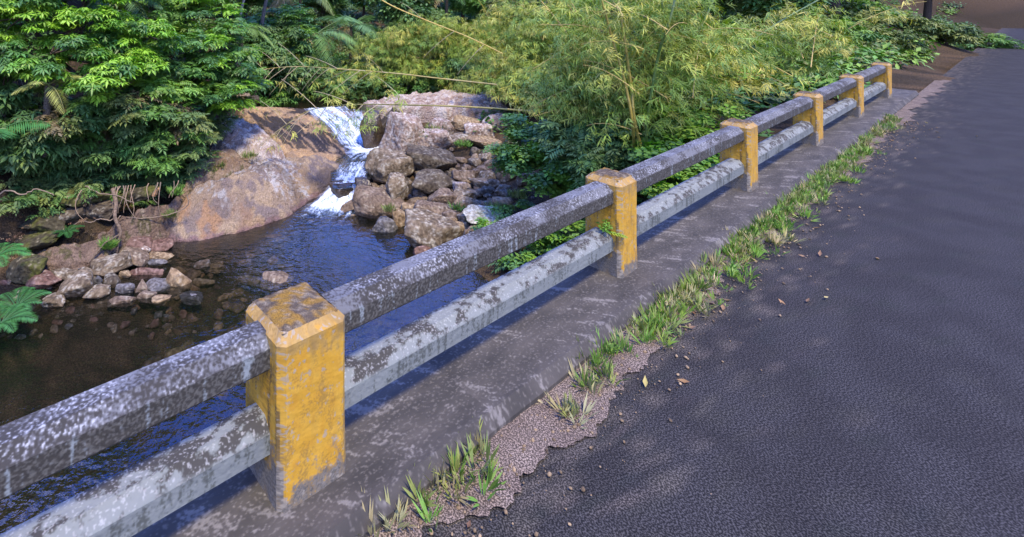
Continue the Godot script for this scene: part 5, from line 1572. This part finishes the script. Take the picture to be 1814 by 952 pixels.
func make_wood() -> void:
	# palms and low growth at the foot of the slope
	palm("palm", "broad green palm behind the waterfall, its fronds catching the light", foot_of(560, 21.5), 2.0, 10, 2.2, [Color(0.14, 0.22, 0.08), Color(0.13, 0.25, 0.075)], 411, "palms on the slope", 2)
	palm("palm", "palm with upright fronds right of the broad green palm", foot_of(620, 22.5), 2.2, 10, 2.2, [Color(0.12, 0.21, 0.07), Color(0.11, 0.22, 0.07)], 412, "palms on the slope", 2)
	palm("palm", "tall palm with dry brown fronds behind the broad green palm", foot_of(530, 24.0), 3.4, 8, 2.2, [Color(0.16, 0.2, 0.08), Color(0.14, 0.2, 0.06)], 413, "palms on the slope", 5)
	palm("palm", "low palm at the stream edge above the pale bamboo stem", foot_of(585, 19.8), 0.5, 9, 1.2, [Color(0.2, 0.3, 0.06), Color(0.17, 0.31, 0.05)], 414, "palms on the slope", 1)
	palm("palm", "palm above the farther bamboo near the top of the picture", foot_of(790, 24.0), 3.6, 9, 2.2, [Color(0.14, 0.22, 0.08), Color(0.11, 0.22, 0.06)], 415, "palms on the slope", 1)
	tree("background_tree", "dark round tree left of the palms beside the stream", "tree", "", foot_of(478, 20.5),
		[ball(480, 110, 19.6, 1.2, 0.9, 1.0, 20, 40, 0.5), ball(450, 80, 20.0, 1.0, 0.8, 0.9, 16, 40, 0.5), ball(510, 140, 19.4, 1.0, 0.6, 0.8, 14, 40, 0.45), ball(500, 70, 20.4, 1.0, 0.8, 0.8, 14, 40, 0.5)],
		"rosette", mats.dull, DARK + [OLIVE[1]], 321, {"trunk": 0.12, "flat": 0.55, "size": 1.15})
	tree("background_tree", "fresh green tree between the pale trunks and the palms", "tree", "", foot_of(505, 22.5),
		[ball(500, 45, 21.8, 1.1, 0.9, 0.9, 18, 40, 0.5), ball(530, 80, 21.4, 0.9, 0.7, 0.8, 14, 40, 0.45)],
		"pinnate", mats.leaf, MID + [BRIGHT[1]], 322, {"trunk": 0.1, "flat": 0.55, "size": 1.4})
	# two pale trunks
	for q in [["slender white trunk rising out of the top of the picture", 420, 19.5, 0.075, Color(0.55, 0.52, 0.47), 10.0], ["grey leaning trunk right of the white one", 458, 20.8, 0.10, Color(0.24, 0.22, 0.20), 22.0]]:
		var ft := foot_of(q[1], q[2])
		var top := P(q[1] + q[5] + 2, -120, q[2])
		tree("tall_tree", q[0], "tree", "", ft, [[top, Vector3(1.8, 1.0, 1.8), 24, 30, 0.6], [top + Vector3(1.2, 0.9, 0.3), Vector3(1.4, 0.8, 1.4), 16, 30, 0.6]], "far", mats.dull, OLIVE + MID, 330 + int(q[2]), {"trunk": q[3], "bark": q[4], "flat": 0.5})
	# low bushes on the far edge of the stream
	var r := RandomNumberGenerator.new()
	r.seed = 55
	var bush_spots := [[470, 19.0], [520, 19.5], [560, 19.8], [620, 20.0], [670, 20.5], [720, 20.5], [780, 20.5], [840, 20.0], [900, 18.5], [950, 16.5], [1000, 14.5], [1060, 13.0], [1130, 12.5], [1200, 12.5], [1280, 13.0], [1380, 14.5], [1480, 16.0], [1580, 17.0], [1680, 19.0], [1780, 21.0]]
	var bush_labels := ["dark bush at the stream edge behind the slide, leftmost of the row", "bush under the pale bamboo stem behind the slide", "bush left of the low palm at the stream edge", "bush right of the low palm at the stream edge", "bush behind the head of the waterfall", "bush behind the left end of the pale ledge", "bush behind the middle of the pale ledge", "bush behind the right end of the pale ledge", "bush between the pale ledge and the leafy shrub", "bush under the heads of the near bamboo, left of its canes", "bush left of the near bamboo canes low in the shade", "bush just behind the near bamboo canes", "bush right of the near bamboo canes", "bush right of the near bamboo above the far span of the railing", "bush on the slope above the third railing post", "bush on the slope above the fourth railing post", "bush on the slope left of the end of the railing", "bush on the slope above the end of the railing", "bush beside the road beyond the end of the railing", "farthest bush beside the road"]
	var nth := -1
	for q in bush_spots:
		nth += 1
		var ft := foot_of(q[0], q[1])
		var w: float = r.randf_range(0.7, 1.0) * q[1] / 18.0
		tree("bush", bush_labels[nth], "bush", "bushes along the foot of the slope", ft,
			[[ft + Vector3(0, 0.5 * w, 0), Vector3(w, 0.5 * w, w * 0.8), 14, 26, 0.35], [ft + Vector3(r.randfn() * 0.6, 0.9 * w, -0.4), Vector3(w * 0.8, 0.5 * w, w * 0.7), 12, 26, 0.35]],
			["pinnate", "broad", "rosette"][r.randi() % 3], mats.dull, [MID, OLIVE, DARK][r.randi() % 3], 900 + int(q[0]), {"trunk": 0.04, "flat": 0.6})
	# the wood on the slope: four kinds, copied
	var kinds := []
	for k in 4:
		var ft := Vector3(0, 0, 0)
		var bl := []
		var h: float = [5.0, 6.0, 4.2, 5.4][k]
		for b in 7:
			var a := TAU * b / 6.0
			var c := Vector3(cos(a) * 1.1, h - 0.4 + r.randf_range(-0.9, 0.6), sin(a) * 1.1) if b < 6 else Vector3(0, h + 0.7, 0)
			bl.append([c, Vector3(1.1, 0.8, 1.1), 16, 26, 0.55])
		for b in 3: bl.append([Vector3(r.randfn() * 0.9, h * 0.5, r.randfn() * 0.9), Vector3(1.0, 0.9, 1.0), 10, 24, 0.5])
		kinds.append([ft, bl, [MID, OLIVE, DARK, MID][k], 950 + k * 10])
	var protos := []
	for k in 4:
		var q = kinds[k]
		var t := tree("wood_tree", ["mid green broad-crowned tree in the wood on the slope", "olive green broad-crowned tree in the wood on the slope", "dark green broad-crowned tree in the wood on the slope", "taller mid green tree in the wood on the slope"][k], "tree", "trees of the wood on the slope", q[0], q[1], "far", mats.dull, q[2] + [OLIVE[0]], q[3], {"trunk": 0.16, "flat": 0.6})
		protos.append(t)
	var n := 0
	var spots := []
	for row in [[23.5, 3.6], [28.0, 4.2], [33.5, 5.0], [40.0, 6.0]]:
		var d: float = row[0]
		var u := -80.0 + r.randf() * 60
		while u < 2000:
			var x := (u - U0) / F * d
			var z: float = -d + r.randfn() * 0.8
			u += row[1] / d * F * r.randf_range(0.8, 1.2)
			# keep off the road and the near banks
			var along_s := (Vector2(x, z) - C2).dot(E2); var off := (Vector2(x, z) - C2).dot(N2)
			if off > -2.8: continue
			if d < 25 and u > 330 and u < 720 : continue
			spots.append(Vector2(x, z))
	for q in [[-160, 14], [-60, 17], [60, 16], [150, 19], [1260, 15], [1360, 17.5], [1480, 19.5], [1560, 22.5], [1640, 27.0]]:
		spots.append(Vector2((q[0] - U0) / F * q[1], -q[1]))
	for s in spots:
		var o: Node3D = protos[n] if n < 4 else protos[r.randi() % 4].duplicate()
		if n >= 4:
			o.name = numbered("wood_tree")
			add_child(o)
		o.position = ground_at(s.x, s.y)
		o.rotation.y = r.randf() * TAU
		var mid: bool = absf(s.x / -s.y * F + U0 - 680.0) < 330.0 and s.y > -45.0
		o.scale = Vector3.ONE * (r.randf_range(0.58, 0.78) if mid else r.randf_range(0.8, 1.2))
		n += 1

func clouds() -> ImageTexture:
	# thin broken cloud over the whole sky
	var n := FastNoiseLite.new()
	n.seed = 4; n.fractal_octaves = 5; n.frequency = 1.0
	var w := 512; var h := 256
	var im := Image.create(w, h, false, Image.FORMAT_RGBA8)
	for y in h:
		var e := PI * (0.5 - (y + 0.5) / h)
		for x in w:
			var a := TAU * x / w
			var q := Vector3(cos(a) * cos(e), sin(e) * 1.6, sin(a) * cos(e)) * 2.2
			var c := smoothstep(0.48, 0.78, n.get_noise_3dv(q) * 0.9 + 0.5) if e > 0.0 else 0.0
			im.set_pixel(x, y, Color(0.97, 0.96, 0.94, c * 0.9))
	return ImageTexture.create_from_image(im)

func make_sky() -> void:
	var cam := Camera3D.new()
	cam.name = "camera"
	cam.position = Vector3(0, EYE, 0)
	cam.projection = Camera3D.PROJECTION_FRUSTUM
	cam.near = 0.05; cam.far = 600.0
	cam.size = 952.0 / F * cam.near
	cam.frustum_offset = Vector2((907.0 - U0) / F, -(476.0 - V0) / F) * cam.near
	add_child(cam)
	cam.current = true
	var env := Environment.new()
	env.background_mode = Environment.BG_SKY
	var sm := ProceduralSkyMaterial.new()
	sm.sky_top_color = Color(0.11, 0.43, 0.97)
	sm.sky_horizon_color = Color(0.88, 0.92, 0.97)
	sm.sky_curve = 0.18
	sm.ground_bottom_color = Color(0.12, 0.12, 0.09); sm.ground_horizon_color = Color(0.30, 0.32, 0.28)
	sm.sky_energy_multiplier = 1.5
	sm.sky_cover = clouds()
	var sky := Sky.new()
	sky.sky_material = sm
	env.sky = sky
	env.sky_rotation = Vector3(0, SKYTURN, 0)
	env.tonemap_mode = Environment.TONE_MAPPER_LINEAR
	env.tonemap_exposure = 1.25
	env.sdfgi_enabled = true; env.ssao_enabled = true; env.ssil_enabled = true
	var we := WorldEnvironment.new()
	we.name = "environment"
	we.environment = env
	add_child(we)
	var sun := DirectionalLight3D.new()
	sun.name = "sun"
	sun.light_energy = 1.6
	sun.light_color = Color(1.0, 0.93, 0.79)
	sun.light_angular_distance = 8.0
	sun.shadow_enabled = true
	add_child(sun)
	sun.look_at_from_position(Vector3(0.19, 0.87, 0.42) * 50.0, Vector3.ZERO)

func _ready() -> void:
	make_sky()
	make_materials()
	make_ground()
	make_slabs()
	make_bridge()
	make_water()
	make_white_water()
	make_rocks()
	make_left_bank()
	make_right_bank()
	make_low_plants()
	make_wood()
	make_undergrowth()
